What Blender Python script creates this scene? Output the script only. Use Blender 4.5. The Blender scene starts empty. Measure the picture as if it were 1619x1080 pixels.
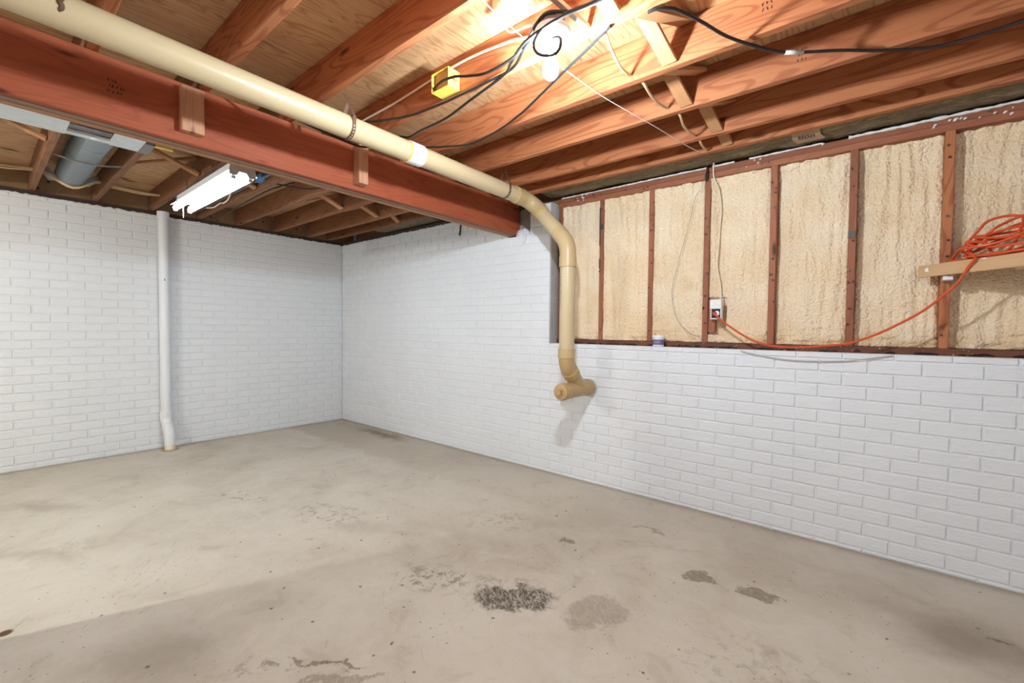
import bpy, math, random
from mathutils import Vector, Matrix, noise as mnoise

random.seed(11)
S = bpy.context.scene
COL = S.collection

# ------------------------------------------------------------------ camera, light, exposure
cam_d = bpy.data.cameras.new('camera')
cam_d.sensor_width = 36.0
cam_d.lens = 15.434
cam_d.clip_start = 0.05
cam = bpy.data.objects.new('camera', cam_d)
COL.objects.link(cam)
R_ = Vector((0.77389, 0.63323, 0.01034)); U_ = Vector((-0.02535, 0.01466, 0.99957)); F_ = Vector((-0.63281, 0.77382, -0.0274))
CAM = Vector((5.5869, -3.17133, 1.25))
M = Matrix(((R_.x, U_.x, -F_.x, CAM.x), (R_.y, U_.y, -F_.y, CAM.y), (R_.z, U_.z, -F_.z, CAM.z), (0, 0, 0, 1)))
cam.matrix_world = M
S.camera = cam

world = bpy.data.worlds.new('world'); S.world = world; world.use_nodes = True
world.node_tree.nodes['Background'].inputs[0].default_value = (1, 0.97, 0.93, 1)
world.node_tree.nodes['Background'].inputs[1].default_value = 0.03

S.view_settings.view_transform = 'Standard'
S.view_settings.look = 'None'
S.view_settings.gamma = 1.0
S.view_settings.use_curve_mapping = False
S.view_settings.exposure = 0.0

BULB_STRENGTH = 2100.0
TUBE_STRENGTH = 34.0


def point_light(name, loc, power, color, radius):
    l = bpy.data.lights.new(name, 'POINT')
    l.energy = power; l.color = color; l.shadow_soft_size = radius
    o = bpy.data.objects.new(name, l); o.location = loc
    COL.objects.link(o)
    return o


# unseen fill lights added behind the camera, then the lamp beyond the partition
point_light('fill_light', (7.0, -4.6, 2.2), 54, (0.88, 0.97, 1.08), 0.22)
point_light('fill_light', (4.6, -5.9, 2.2), 50, (0.88, 0.97, 1.08), 0.22)
point_light('side_room_lamp', (2.25, -4.85, 2.15), 115, (0.97, 0.97, 0.92), 0.05)

# ------------------------------------------------------------------ helpers: nodes / materials


class NT:
    def __init__(self, name):
        self.m = bpy.data.materials.new(name); self.m.use_nodes = True
        self.t = self.m.node_tree
        self.b = self.t.nodes['Principled BSDF']

    def n(self, typ, **kw):
        nd = self.t.nodes.new(typ)
        for k, v in kw.items():
            setattr(nd, k, v)
        return nd

    def l(self, a, b):
        self.t.links.new(a, b)

    def val(self, x):
        return x

    def set(self, sock, x):
        if isinstance(x, (int, float)):
            sock.default_value = x
        elif isinstance(x, (tuple, list)):
            sock.default_value = x if len(x) != 3 or sock.type == 'VECTOR' else (*x, 1)
        else:
            self.l(x, sock)

    def math(self, op, a, b=0.0, c=0.0):
        nd = self.n('ShaderNodeMath', operation=op)
        self.set(nd.inputs[0], a); self.set(nd.inputs[1], b); self.set(nd.inputs[2], c)
        return nd.outputs[0]

    def vmath(self, op, a, b=(0, 0, 0)):
        nd = self.n('ShaderNodeVectorMath', operation=op)
        self.set(nd.inputs[0], a); self.set(nd.inputs[1], b)
        return nd.outputs['Value'] if op in ('LENGTH', 'DISTANCE', 'DOT_PRODUCT') else nd.outputs['Vector']

    def noise(self, vec, scale, detail=3.0, rough=0.55, dist=0.0, out='Fac'):
        nd = self.n('ShaderNodeTexNoise')
        self.l(vec, nd.inputs['Vector'])
        nd.inputs['Scale'].default_value = scale; nd.inputs['Detail'].default_value = detail
        nd.inputs['Roughness'].default_value = rough; nd.inputs['Distortion'].default_value = dist
        return nd.outputs[out]

    def voro(self, vec, scale, rnd=1.0, out='Distance'):
        nd = self.n('ShaderNodeTexVoronoi')
        self.l(vec, nd.inputs['Vector']); nd.inputs['Scale'].default_value = scale
        nd.inputs['Randomness'].default_value = rnd
        return nd.outputs[out]

    def step(self, x, lo, hi, a=0.0, b=1.0):
        nd = self.n('ShaderNodeMapRange', interpolation_type='SMOOTHSTEP')
        self.set(nd.inputs[0], x)
        for i, v in enumerate((lo, hi, a, b)):
            nd.inputs[i + 1].default_value = v
        return nd.outputs[0]

    def mix(self, f, a, b, blend='MIX'):
        nd = self.n('ShaderNodeMix', data_type='RGBA', blend_type=blend)
        self.set(nd.inputs[0], f); self.set(nd.inputs[6], a); self.set(nd.inputs[7], b)
        return nd.outputs[2]

    def bump(self, h, strength=0.4, dist=0.003, normal=None):
        nd = self.n('ShaderNodeBump')
        nd.inputs['Strength'].default_value = strength; nd.inputs['Distance'].default_value = dist
        self.l(h, nd.inputs['Height'])
        if normal is not None:
            self.l(normal, nd.inputs['Normal'])
        self.l(nd.outputs[0], self.b.inputs['Normal'])
        return nd.outputs[0]

    def objvec(self, sc=(1, 1, 1), rand=True):
        tc = self.n('ShaderNodeTexCoord').outputs['Object']
        if rand:
            oi = self.n('ShaderNodeObjectInfo').outputs['Random']
            r = self.math('MULTIPLY', oi, 41.0)
            cb = self.n('ShaderNodeCombineXYZ')
            self.l(r, cb.inputs[0]); self.l(self.math('MULTIPLY', oi, 7.3), cb.inputs[1]); self.l(self.math('MULTIPLY', oi, 3.1), cb.inputs[2])
            tc = self.vmath('ADD', tc, cb.outputs[0])
        return self.vmath('MULTIPLY', tc, sc)

    def pos(self, sc=(1, 1, 1)):
        g = self.n('ShaderNodeNewGeometry').outputs['Position']
        return self.vmath('MULTIPLY', g, sc)

    def finish(self, color, rough=0.6, metal=0.0, spec=0.4):
        self.set(self.b.inputs['Base Color'], color)
        self.set(self.b.inputs['Roughness'], rough)
        self.b.inputs['Metallic'].default_value = metal
        self.b.inputs['Specular IOR Level'].default_value = spec
        return self.m


def wood(name, c1, c2, dark, rough=0.62, ring=0.45, knot=1.0, var=0.3):
    t = NT(name)
    v = t.objvec((0.7, 5.0, 5.0))
    big = t.noise(v, 1.1, 2.0, 0.5, 0.3)
    rings = t.math('SINE', t.math('MULTIPLY', big, 95.0))
    rr = t.step(rings, 0.3, 1.0)
    fine = t.noise(t.objvec((1.2, 60.0, 60.0)), 3.0, 3.0, 0.6)
    oi = t.n('ShaderNodeObjectInfo').outputs['Random']
    base = t.mix(t.step(t.noise(t.objvec((0.5, 3.0, 3.0)), 1.7, 3.0), 0.3, 0.7), c1, c2)
    base = t.mix(t.math('MULTIPLY', rr, ring), base, dark)
    base = t.mix(t.math('MULTIPLY', t.step(fine, 0.45, 0.75), 0.35), base, dark)
    kv = t.voro(t.objvec((1.5, 5.5, 5.5)), 1.35)
    kn = t.step(kv, 0.05, 0.13, 1.0, 0.0)
    base = t.mix(t.math('MULTIPLY', kn, 0.85 * knot), base, tuple(c * 0.22 for c in dark))
    g = t.math('ADD', t.math('MULTIPLY', oi, var), 1.0 - var / 2)
    hs = t.n('ShaderNodeHueSaturation'); t.l(base, hs.inputs['Color']); t.l(g, hs.inputs['Value'])
    t.bump(t.math('ADD', t.math('MULTIPLY', fine, 0.7), t.math('MULTIPLY', rr, 0.3)), 0.25, 0.0015)
    return t.finish(hs.outputs[0], rough, 0, 0.3)


def plain(name, c, rough=0.5, metal=0.0, var=0.08, scale=9.0, bump=0.0, spec=0.4):
    t = NT(name)
    nz = t.noise(t.objvec(), scale, 4.0)
    col = t.mix(nz, tuple(x * (1 - var) for x in c), tuple(min(1, x * (1 + var)) for x in c))
    if bump:
        t.bump(t.noise(t.objvec(), scale * 9, 3.0), bump, 0.002)
    return t.finish(col, rough, metal, spec)


def emit(name, c, s):
    t = NT(name)
    t.finish((0.9, 0.9, 0.9), 0.4)
    t.set(t.b.inputs['Emission Color'], c)
    t.b.inputs['Emission Strength'].default_value = s
    return t.m


def mat_paint():
    t = NT('white_brick_paint')
    p = t.n('ShaderNodeNewGeometry').outputs['Position']
    sp = t.n('ShaderNodeSeparateXYZ'); t.l(p, sp.inputs[0])
    u = t.math('ADD', sp.outputs[0], sp.outputs[1])
    cb = t.n('ShaderNodeCombineXYZ'); t.l(u, cb.inputs[0]); t.l(sp.outputs[2], cb.inputs[1])
    uv = cb.outputs[0]
    a = t.noise(t.vmath('MULTIPLY', uv, (16, 85, 1)), 1.0, 4.0, 0.6, 0.6)
    b = t.noise(t.vmath('MULTIPLY', uv, (60, 220, 1)), 1.0, 3.0, 0.6)
    h = t.math('ADD', t.math('MULTIPLY', a, 0.75), t.math('MULTIPLY', b, 0.3))
    t.bump(h, 1.0, 0.005)
    big = t.noise(uv, 2.2, 3.0)
    col = t.mix(big, (0.735, 0.745, 0.76), (0.80, 0.805, 0.815))
    # dabs of bare concrete, chiefly near the floor
    sk = t.step(t.noise(t.vmath('MULTIPLY', uv, (22, 55, 1)), 1.0, 3.0, 0.7), 0.70, 0.76)
    low = t.step(sp.outputs[2], 0.015, 0.09, 1.0, 0.0)
    col = t.mix(t.math('MULTIPLY', t.math('MULTIPLY', sk, low), 0.75), col, (0.26, 0.26, 0.26))
    pin = t.step(t.voro(t.vmath('MULTIPLY', uv, (1, 1, 1)), 3.4), 0.010, 0.017, 1.0, 0.0)
    col = t.mix(t.math('MULTIPLY', pin, 0.7), col, (0.22, 0.22, 0.23))
    return t.finish(col, 0.55, 0, 0.35)


# stains and one painted soft shadow on the slab: centre x, y, half-size x, half-size y, turn, strength, kind
STAINS_SHADE = [
    (4.32, -1.60, 0.185, 0.10, 0.62, 1.0, 'dark'), (4.25, -1.60, 0.26, 0.17, 0.62, 0.45, 'spot'), (4.67, -1.44, 0.15, 0.12, 0.8, 0.62, 'grey'),
    (4.93, -0.87, 0.085, 0.055, 0.3, 0.8, 'dry'), (5.20, -0.80, 0.105, 0.06, 0.15, 0.8, 'dry'),
    (1.15, -0.17, 0.55, 0.11, -0.05, 0.75, 'soft'), (2.03, -1.94, 0.24, 0.13, 0.5, 0.55, 'spot'), (2.80, -1.70, 0.34, 0.15, 0.35, 0.5, 'spot'),
    (3.90, -1.74, 0.22, 0.15, 0.6, 0.7, 'spot'), (5.92, -0.62, 0.30, 0.28, 0.5, 0.55, 'soft'), (6.0, -0.52, 0.05, 0.02, 0.4, 0.8, 'soft'),  # the broad soft patch far right paints a soft shadow into the slab
    (4.17, -2.38, 0.13, 0.028, 0.75, 0.8, 'grey'), (4.05, -2.36, 0.17, 0.014, 0.62, 0.8, 'dry'), (3.97, -2.46, 0.26, 0.05, 0.7, 0.6, 'spot'), (3.52, -2.76, 0.30, 0.22, 0.3, 0.4, 'soft'),
    (4.22, -0.94, 0.05, 0.03, 0.2, 0.75, 'dry'), (4.54, -0.53, 0.12, 0.02, -0.05, 0.5, 'dry'), (3.75, -1.0, 0.34, 0.18, 0.4, 0.35, 'spot'),
    (1.2, -2.9, 0.35, 0.12, 0.5, 0.35, 'soft'), (2.1, -3.0, 0.3, 0.08, 0.6, 0.3, 'soft'), (5.3, -1.35, 0.35, 0.25, 0.4, 0.25, 'spot'),
    (2.905, -3.113, 0.028, 0.026, 0, 1.0, 'rust'),
]


def mat_floor():
    t = NT('bare_concrete_slab')
    p = t.n('ShaderNodeNewGeometry').outputs['Position']
    n1 = t.noise(p, 0.9, 5.0, 0.6, 0.4)
    n2 = t.noise(p, 4.0, 6.0, 0.65, 0.8)
    n3 = t.noise(p, 26.0, 4.0, 0.7)
    col = t.mix(t.step(n1, 0.32, 0.68), (0.50, 0.435, 0.345), (0.615, 0.555, 0.46))
    col = t.mix(t.math('MULTIPLY', t.step(n2, 0.42, 0.68), 0.42), col, (0.66, 0.605, 0.515))
    col = t.mix(t.math('MULTIPLY', t.step(n2, 0.44, 0.30), 0.35), col, (0.33, 0.27, 0.20))
    col = t.mix(t.math('MULTIPLY', t.step(n3, 0.5, 0.75), 0.15), col, (0.33, 0.28, 0.22))
    sp = t.n('ShaderNodeSeparateXYZ'); t.l(p, sp.inputs[0])
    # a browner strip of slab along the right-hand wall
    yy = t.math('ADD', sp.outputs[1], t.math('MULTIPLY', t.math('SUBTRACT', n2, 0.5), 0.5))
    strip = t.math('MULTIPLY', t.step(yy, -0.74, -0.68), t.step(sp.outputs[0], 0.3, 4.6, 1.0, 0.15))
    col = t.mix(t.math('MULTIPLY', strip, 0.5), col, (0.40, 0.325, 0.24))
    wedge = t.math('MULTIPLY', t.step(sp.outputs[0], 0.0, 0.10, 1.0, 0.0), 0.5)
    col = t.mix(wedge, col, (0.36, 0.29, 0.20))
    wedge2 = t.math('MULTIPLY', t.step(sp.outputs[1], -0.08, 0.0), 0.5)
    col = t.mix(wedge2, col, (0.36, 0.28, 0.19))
    # pits
    pv = t.voro(t.vmath('ADD', p, t.vmath('MULTIPLY', t.noise(p, 3.0, 2.0, out='Color'), (0.12, 0.12, 0.12))), 9.0)
    pit = t.math('MULTIPLY', t.step(pv, 0.04, 0.085, 1.0, 0.0), t.step(t.noise(p, 1.6, 3.0), 0.32, 0.52))
    pv2 = t.voro(p, 23.0)
    pit2 = t.math('MULTIPLY', t.step(pv2, 0.06, 0.13, 1.0, 0.0), t.step(t.noise(p, 2.3, 3.0), 0.42, 0.60))
    sv = t.n('ShaderNodeVectorRotate', rotation_type='Z_AXIS'); t.l(p, sv.inputs['Vector']); sv.inputs['Angle'].default_value = 0.6
    scr = t.noise(t.vmath('MULTIPLY', sv.outputs[0], (7, 48, 1)), 1.0, 4.0, 0.65, 1.2)
    scr = t.math('MULTIPLY', t.step(scr, 0.60, 0.72), t.step(t.noise(p, 1.3, 4.0), 0.45, 0.62))
    col = t.mix(t.math('MULTIPLY', scr, 0.5), col, (0.27, 0.21, 0.15))
    wht = t.step(t.noise(t.vmath('MULTIPLY', sv.outputs[0], (14, 40, 1)), 1.0, 5.0, 0.7, 1.5), 0.62, 0.72)
    col = t.mix(t.math('MULTIPLY', wht, 0.35), col, (0.70, 0.66, 0.59))
    pits = t.math('MAXIMUM', t.math('MULTIPLY', pit, 0.85), t.math('MULTIPLY', pit2, 0.6))
    col = t.mix(pits, col, (0.10, 0.075, 0.05))
    warp = t.vmath('MULTIPLY', t.vmath('SUBTRACT', t.noise(p, 5.0, 5.0, 0.65, 0.0, 'Color'), (0.5, 0.5, 0.5)), (0.30, 0.30, 0))
    pw = t.vmath('ADD', p, warp)
    crust = t.step(t.noise(t.vmath('MULTIPLY', sv.outputs[0], (16, 44, 1)), 1.0, 6.0, 0.75, 2.0), 0.40, 0.56)
    grain = t.step(t.noise(p, 17.0, 5.0, 0.7, 0.6), 0.50, 0.60)
    for (x, y, a, b, r, s, k) in STAINS_SHADE:
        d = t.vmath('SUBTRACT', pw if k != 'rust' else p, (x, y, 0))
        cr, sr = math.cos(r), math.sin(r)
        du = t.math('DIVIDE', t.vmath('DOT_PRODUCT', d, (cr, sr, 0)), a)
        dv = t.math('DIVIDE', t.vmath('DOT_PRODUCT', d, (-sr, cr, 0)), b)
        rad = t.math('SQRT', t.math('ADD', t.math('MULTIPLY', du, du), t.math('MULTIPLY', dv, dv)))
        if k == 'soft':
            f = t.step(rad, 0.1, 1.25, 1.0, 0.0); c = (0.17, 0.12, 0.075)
        elif k == 'spot':
            f = t.math('MULTIPLY', t.step(rad, 0.3, 1.2, 1.0, 0.0), grain); c = (0.15, 0.11, 0.075)
        elif k == 'dark':
            f = t.math('MULTIPLY', t.step(rad, 0.80, 1.1, 1.0, 0.0), t.math('ADD', t.math('MULTIPLY', crust, 0.75), 0.25)); c = (0.10, 0.08, 0.055)
        elif k == 'grey':
            f = t.math('MULTIPLY', t.step(rad, 0.85, 1.15, 1.0, 0.0), t.math('ADD', t.math('MULTIPLY', crust, 0.4), 0.5)); c = (0.27, 0.22, 0.165)
        elif k == 'rust':
            f = t.step(rad, 0.6, 1.1, 1.0, 0.0); c = (0.11, 0.05, 0.02)
        else:
            f = t.math('MULTIPLY', t.step(rad, 0.85, 1.05, 1.0, 0.0), t.math('ADD', t.math('MULTIPLY', crust, 0.45), 0.55)); c = (0.19, 0.145, 0.095)
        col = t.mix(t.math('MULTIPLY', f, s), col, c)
    h = t.math('SUBTRACT', t.math('ADD', t.math('MULTIPLY', n3, 0.25), t.math('MULTIPLY', n2, 0.3)), t.math('MULTIPLY', pits, 0.6))
    t.bump(h, 0.3, 0.006)
    return t.finish(col, 0.72, 0, 0.3)


def mat_ply():
    t = NT('plywood_subfloor')
    v = t.objvec((0.9, 5.0, 1.0))
    w = t.noise(v, 1.3, 3.0, 0.55, 0.6)
    lines = t.step(t.math('SINE', t.math('MULTIPLY', w, 75.0)), 0.25, 1.0)
    fine = t.noise(t.objvec((2.5, 55, 1)), 2.0, 3.0)
    base = t.mix(t.step(t.noise(t.objvec((1, 3, 1)), 1.2, 3.0), 0.3, 0.7), (0.55, 0.32, 0.16), (0.64, 0.40, 0.21))
    base = t.mix(t.math('MULTIPLY', lines, 0.58), base, (0.36, 0.17, 0.07))
    base = t.mix(t.math('MULTIPLY', t.step(fine, 0.5, 0.75), 0.3), base, (0.42, 0.22, 0.10))
    wv = t.vmath('ADD', t.objvec((2.2, 5.4, 0.0)), t.vmath('MULTIPLY', t.noise(t.objvec(), 5.0, 2.0, out='Color'), (0.12, 0.12, 0)))
    kn = t.step(t.voro(wv, 1.0), 0.10, 0.16, 1.0, 0.0)
    pick = t.step(t.noise(t.objvec((0.8, 0.8, 0)), 1.7, 2.0), 0.40, 0.50)
    base = t.mix(t.math('MULTIPLY', t.math('MULTIPLY', kn, pick), 0.85), base, (0.07, 0.035, 0.02))
    spk = t.step(t.voro(t.objvec((6, 14, 0)), 1.0), 0.06, 0.10, 1.0, 0.0)
    base = t.mix(t.math('MULTIPLY', t.math('MULTIPLY', spk, pick), 0.6), base, (0.12, 0.06, 0.03))
    t.bump(fine, 0.2, 0.0015)
    return t.finish(base, 0.65, 0, 0.3)


def mat_foam():
    t = NT('spray_foam')
    p = t.pos()
    wv = t.vmath('ADD', p, t.vmath('MULTIPLY', t.noise(p, 60.0, 2.0, out='Color'), (0.008, 0.008, 0.008)))
    a = t.math('ADD', t.math('SUBTRACT', 0.9, t.math('MULTIPLY', t.voro(wv, 75.0), 0.9)), t.math('MULTIPLY', t.noise(p, 160.0, 2.0), 0.4))
    b = t.noise(t.pos((70, 70, 20)), 1.0, 3.0, 0.6, 0.5)
    t.bump(t.math('ADD', t.math('MULTIPLY', a, 0.5), t.math('MULTIPLY', b, 0.6)), 0.9, 0.016)
    sp = t.n('ShaderNodeSeparateXYZ'); t.l(p, sp.inputs[0])
    col = t.mix(t.step(t.noise(p, 2.6, 4.0), 0.35, 0.7), (0.87, 0.655, 0.42), (0.93, 0.76, 0.55))
    old = t.math('MULTIPLY', t.step(sp.outputs[2], 1.30, 1.16), t.step(t.noise(p, 8.0, 4.0), 0.40, 0.62))
    col = t.mix(t.math('MULTIPLY', old, 0.7), col, (0.62, 0.40, 0.18))
    yel = t.step(t.noise(p, 5.0, 3.0), 0.60, 0.75)
    col = t.mix(t.math('MULTIPLY', yel, 0.35), col, (0.70, 0.50, 0.27))
    return t.finish(col, 0.7, 0, 0.25)


def mat_pipe():
    t = NT('cream_drain_plastic')
    p = t.objvec(rand=False)
    col = t.mix(t.noise(t.pos(), 3.0, 3.0), (0.52, 0.395, 0.225), (0.58, 0.46, 0.28))
    sm = t.step(t.noise(t.pos((5, 1.4, 5)), 4.0, 5.0, 0.7, 0.8), 0.66, 0.73)
    col = t.mix(t.math('MULTIPLY', sm, 0.35), col, (0.30, 0.18, 0.07))
    return t.finish(col, 0.32, 0, 0.5)


def mat_batt():
    t = NT('fiberglass')
    p = t.pos((18, 60, 60))
    n = t.noise(p, 1.0, 5.0, 0.7, 1.0)
    col = t.mix(t.step(n, 0.3, 0.7), (0.16, 0.125, 0.075), (0.36, 0.29, 0.19))
    t.bump(n, 0.9, 0.012)
    return t.finish(col, 0.9, 0, 0.1)


MAT = dict(
    paint=mat_paint(), floor=mat_floor(), ply=mat_ply(), foam=mat_foam(), pipe=mat_pipe(), batt=mat_batt(),
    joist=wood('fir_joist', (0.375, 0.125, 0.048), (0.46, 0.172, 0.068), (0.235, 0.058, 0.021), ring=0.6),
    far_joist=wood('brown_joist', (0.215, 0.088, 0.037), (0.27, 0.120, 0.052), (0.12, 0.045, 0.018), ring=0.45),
    girder=wood('red_girder', (0.36, 0.082, 0.033), (0.41, 0.104, 0.043), (0.26, 0.052, 0.020), ring=0.4, var=0.1),
    ply_tan=wood('tan_girder_ply', (0.40, 0.20, 0.10), (0.46, 0.24, 0.12), (0.28, 0.12, 0.06), ring=0.2, var=0.1),
    ply_grey=wood('grey_girder_ply', (0.24, 0.17, 0.12), (0.30, 0.21, 0.15), (0.14, 0.09, 0.06), ring=0.2, var=0.1),
    stud=wood('red_stud', (0.29, 0.100, 0.050), (0.36, 0.130, 0.065), (0.19, 0.060, 0.030), ring=0.3, var=0.3),
    plate_dark=wood('dark_plate', (0.15, 0.052, 0.028), (0.20, 0.070, 0.038), (0.07, 0.028, 0.018), ring=0.4),
    strut=wood('pale_strut', (0.46, 0.215, 0.092), (0.52, 0.260, 0.118), (0.42, 0.180, 0.075), ring=0.25, knot=0.5),
    board=wood('pine_board', (0.60, 0.36, 0.18), (0.66, 0.42, 0.22), (0.50, 0.27, 0.12), ring=0.15, knot=0.2),
    block=wood('pale_block', (0.50, 0.245, 0.135), (0.56, 0.29, 0.165), (0.34, 0.13, 0.06), ring=0.3),
    rim=wood('rim_board', (0.26, 0.150, 0.070), (0.33, 0.195, 0.095), (0.17, 0.09, 0.04), ring=0.15),
    dark=plain('dark_sill', (0.05, 0.032, 0.024), 0.8, var=0.3),
    tar=plain('black_tar', (0.018, 0.014, 0.013), 0.6, var=0.3),
    concrete=plain('grey_concrete', (0.42, 0.42, 0.43), 0.8, var=0.2, bump=0.4),
    rawconc=plain('raw_concrete', (0.30, 0.27, 0.235), 0.85, var=0.45, scale=14, bump=0.6),
    plaster=plain('white_wall', (0.72, 0.72, 0.71), 0.7),
    whitep=plain('white_pipe_paint', (0.76, 0.77, 0.785), 0.38, var=0.03),
    whiteplastic=plain('white_plastic', (0.80, 0.79, 0.77), 0.35, var=0.03),
    hub=plain('cream_fitting', (0.52, 0.37, 0.19), 0.36, var=0.08),
    plug=plain('tan_fitting', (0.47, 0.31, 0.145), 0.38, var=0.1),
    glue=plain('amber_glue', (0.62, 0.40, 0.10), 0.25, var=0.15),
    ink=plain('black_print', (0.03, 0.025, 0.02), 0.6),
    galv=plain('galvanized_sheet', (0.56, 0.60, 0.60), 0.48, 0.35, var=0.15, scale=18),
    duct=plain('grey_duct', (0.20, 0.235, 0.25), 0.5, 0.25, var=0.2, scale=7),
    steel=plain('bare_steel', (0.62, 0.62, 0.62), 0.35, 0.85),
    rust=plain('rusty_strap', (0.13, 0.065, 0.04), 0.6, 0.4, var=0.3, scale=40),
    rod=plain('dark_rod', (0.07, 0.06, 0.06), 0.5, 0.3),
    rodgrey=plain('grey_rod', (0.19, 0.17, 0.165), 0.5, 0.4),
    black=plain('black_cable', (0.012, 0.012, 0.013), 0.38),
    tan=plain('tan_cable', (0.66, 0.46, 0.27), 0.45),
    cream=plain('cream_cable', (0.80, 0.69, 0.52), 0.45),
    string=plain('white_string', (0.82, 0.76, 0.68), 0.7),
    wire=plain('thin_wire', (0.16, 0.14, 0.12), 0.5, 0.3),
    grey=plain('grey_cable', (0.50, 0.47, 0.43), 0.5),
    orange=plain('orange_jacket', (0.66, 0.085, 0.022), 0.4, var=0.06),
    yellow=plain('yellow_box', (0.86, 0.66, 0.10), 0.45, var=0.05),
    boxback=plain('tan_shade', (0.58, 0.34, 0.12), 0.6),
    blue=plain('blue_plastic', (0.06, 0.22, 0.48), 0.4),
    paper=plain('kraft_paper', (0.42, 0.29, 0.19), 0.7, var=0.12),
    purple=plain('purple_label', (0.17, 0.13, 0.27), 0.5),
    porcelain=plain('porcelain', (0.82, 0.81, 0.79), 0.25, var=0.02),
    fixwhite=plain('white_enamel', (0.70, 0.71, 0.72), 0.4, var=0.03),
    bulb=emit('lit_bulb', (0.86, 1.0, 1.11), BULB_STRENGTH),
    tube=emit('lit_tube', (0.82, 0.97, 1.10), TUBE_STRENGTH),
    nail=plain('nail_head', (0.10, 0.085, 0.075), 0.5, 0.5),
)

# ------------------------------------------------------------------ helpers: geometry


def link(name, me, mat=None, parent=None, smooth=False):
    o = bpy.data.objects.new(name, me)
    COL.objects.link(o)
    if mat is not None and not me.materials:
        me.materials.append(MAT[mat] if isinstance(mat, str) else mat)
    if smooth:
        me.polygons.foreach_set('use_smooth', [True] * len(me.polygons))
    if parent is not None:
        o.parent = parent
    return o


def tag(o, label=None, cat=None, group=None, kind=None):
    if label: o['label'] = label
    if cat: o['category'] = cat
    if group: o['group'] = group
    if kind: o['kind'] = kind
    return o


def thing(name, label, cat, loc=(0, 0, 0), group=None):
    o = bpy.data.objects.new(name, None)
    o.empty_display_size = 0.1
    o.location = loc
    COL.objects.link(o)
    return tag(o, label, cat, group)


class MB:
    """Collects faces; coordinates are relative to an origin chosen at build time."""

    def __init__(self):
        self.v, self.f = [], []

    def add(self, verts, faces):
        b = len(self.v)
        self.v += [Vector(x) for x in verts]
        self.f += [tuple(i + b for i in f) for f in faces]
        return self

    def box(self, x0, x1, y0, y1, z0, z1):
        v = [(x0, y0, z0), (x1, y0, z0), (x1, y1, z0), (x0, y1, z0), (x0, y0, z1), (x1, y0, z1), (x1, y1, z1), (x0, y1, z1)]
        return self.add(v, [(0, 3, 2, 1), (4, 5, 6, 7), (0, 1, 5, 4), (1, 2, 6, 5), (2, 3, 7, 6), (3, 0, 4, 7)])

    def bar(self, a, b, w, h, up=(0, 0, 1), ch=0.0):
        a, b, up = Vector(a), Vector(b), Vector(up)
        d = (b - a).normalized()
        s = d.cross(up).normalized(); u = s.cross(d).normalized()
        if ch <= 0:
            pr = [(-w / 2, -h / 2), (w / 2, -h / 2), (w / 2, h / 2), (-w / 2, h / 2)]
        else:
            W, H = w / 2, h / 2
            pr = [(-W + ch, -H), (W - ch, -H), (W, -H + ch), (W, H - ch), (W - ch, H), (-W + ch, H), (-W, H - ch), (-W, -H + ch)]
        n = len(pr)
        v = [a + s * p + u * q for p, q in pr] + [b + s * p + u * q for p, q in pr]
        f = [(i, i + n, (i + 1) % n + n, (i + 1) % n) for i in range(n)]
        f += [tuple(range(n)), tuple(range(2 * n - 1, n - 1, -1))]
        return self.add(v, f)

    def tube(self, pts, r, n=8, caps=True):
        pts = [Vector(p) for p in pts]
        rr = r if isinstance(r, (list, tuple)) else [r] * len(pts)
        t0 = (pts[1] - pts[0]).normalized()
        ref = Vector((0, 0, 1)) if abs(t0.z) < 0.9 else Vector((1, 0, 0))
        nrm = (ref - t0 * ref.dot(t0)).normalized()
        v, f = [], []
        for i, p in enumerate(pts):
            a = pts[max(i - 1, 0)]; b = pts[min(i + 1, len(pts) - 1)]
            t = b - a
            t = t.normalized() if t.length > 1e-9 else t0
            nrm = nrm - t * nrm.dot(t)
            nrm = nrm.normalized() if nrm.length > 1e-9 else Vector((1, 0, 0))
            bn = t.cross(nrm)
            for k in range(n):
                an = 2 * math.pi * k / n
                v.append(p + (nrm * math.cos(an) + bn * math.sin(an)) * rr[i])
        for i in range(len(pts) - 1):
            for k in range(n):
                k2 = (k + 1) % n
                f.append((i * n + k, i * n + k2, (i + 1) * n + k2, (i + 1) * n + k))
        if caps:
            f.append(tuple(range(n - 1, -1, -1)))
            f.append(tuple(range((len(pts) - 1) * n, len(pts) * n)))
        return self.add(v, f)

    def lathe(self, base, axis, prof, n=20):
        """prof: (distance along axis, radius)"""
        base, ax = Vector(base), Vector(axis).normalized()
        return self.tube([base + ax * d for d, _ in prof], [max(r, 1e-4) for _, r in prof], n)

    def build(self, name, mat, parent=None, smooth=False, origin=None):
        o0 = Vector(origin) if origin is not None else (parent.location if parent is not None else Vector((0, 0, 0)))
        if parent is not None:
            q = parent.parent
            base = parent.location.copy()
            while q is not None:
                base += q.location; q = q.parent
        else:
            base = o0
        me = bpy.data.meshes.new(name)
        me.from_pydata([tuple(v - base) for v in self.v], [], self.f)
        me.update()
        o = link(name, me, mat, parent, smooth)
        if parent is None:
            o.location = base
        if smooth:
            try:
                me.set_sharp_from_angle(angle=math.radians(42))
            except Exception:
                pass
        return o


def smooth_path(pts, k=6):
    P = [Vector(p) for p in pts]
    out = []
    for i in range(len(P) - 1):
        p0 = P[max(i - 1, 0)]; p1 = P[i]; p2 = P[i + 1]; p3 = P[min(i + 2, len(P) - 1)]
        for j in range(k):
            t = j / k
            out.append(0.5 * ((2 * p1) + (p2 - p0) * t + (2 * p0 - 5 * p1 + 4 * p2 - p3) * t * t + (3 * p1 - p0 - 3 * p2 + p3) * t ** 3))
    out.append(P[-1])
    return out


def lathe_open(mb, base, axis, prof, n=20):
    return mb.lathe(base, axis, prof, n)


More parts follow.
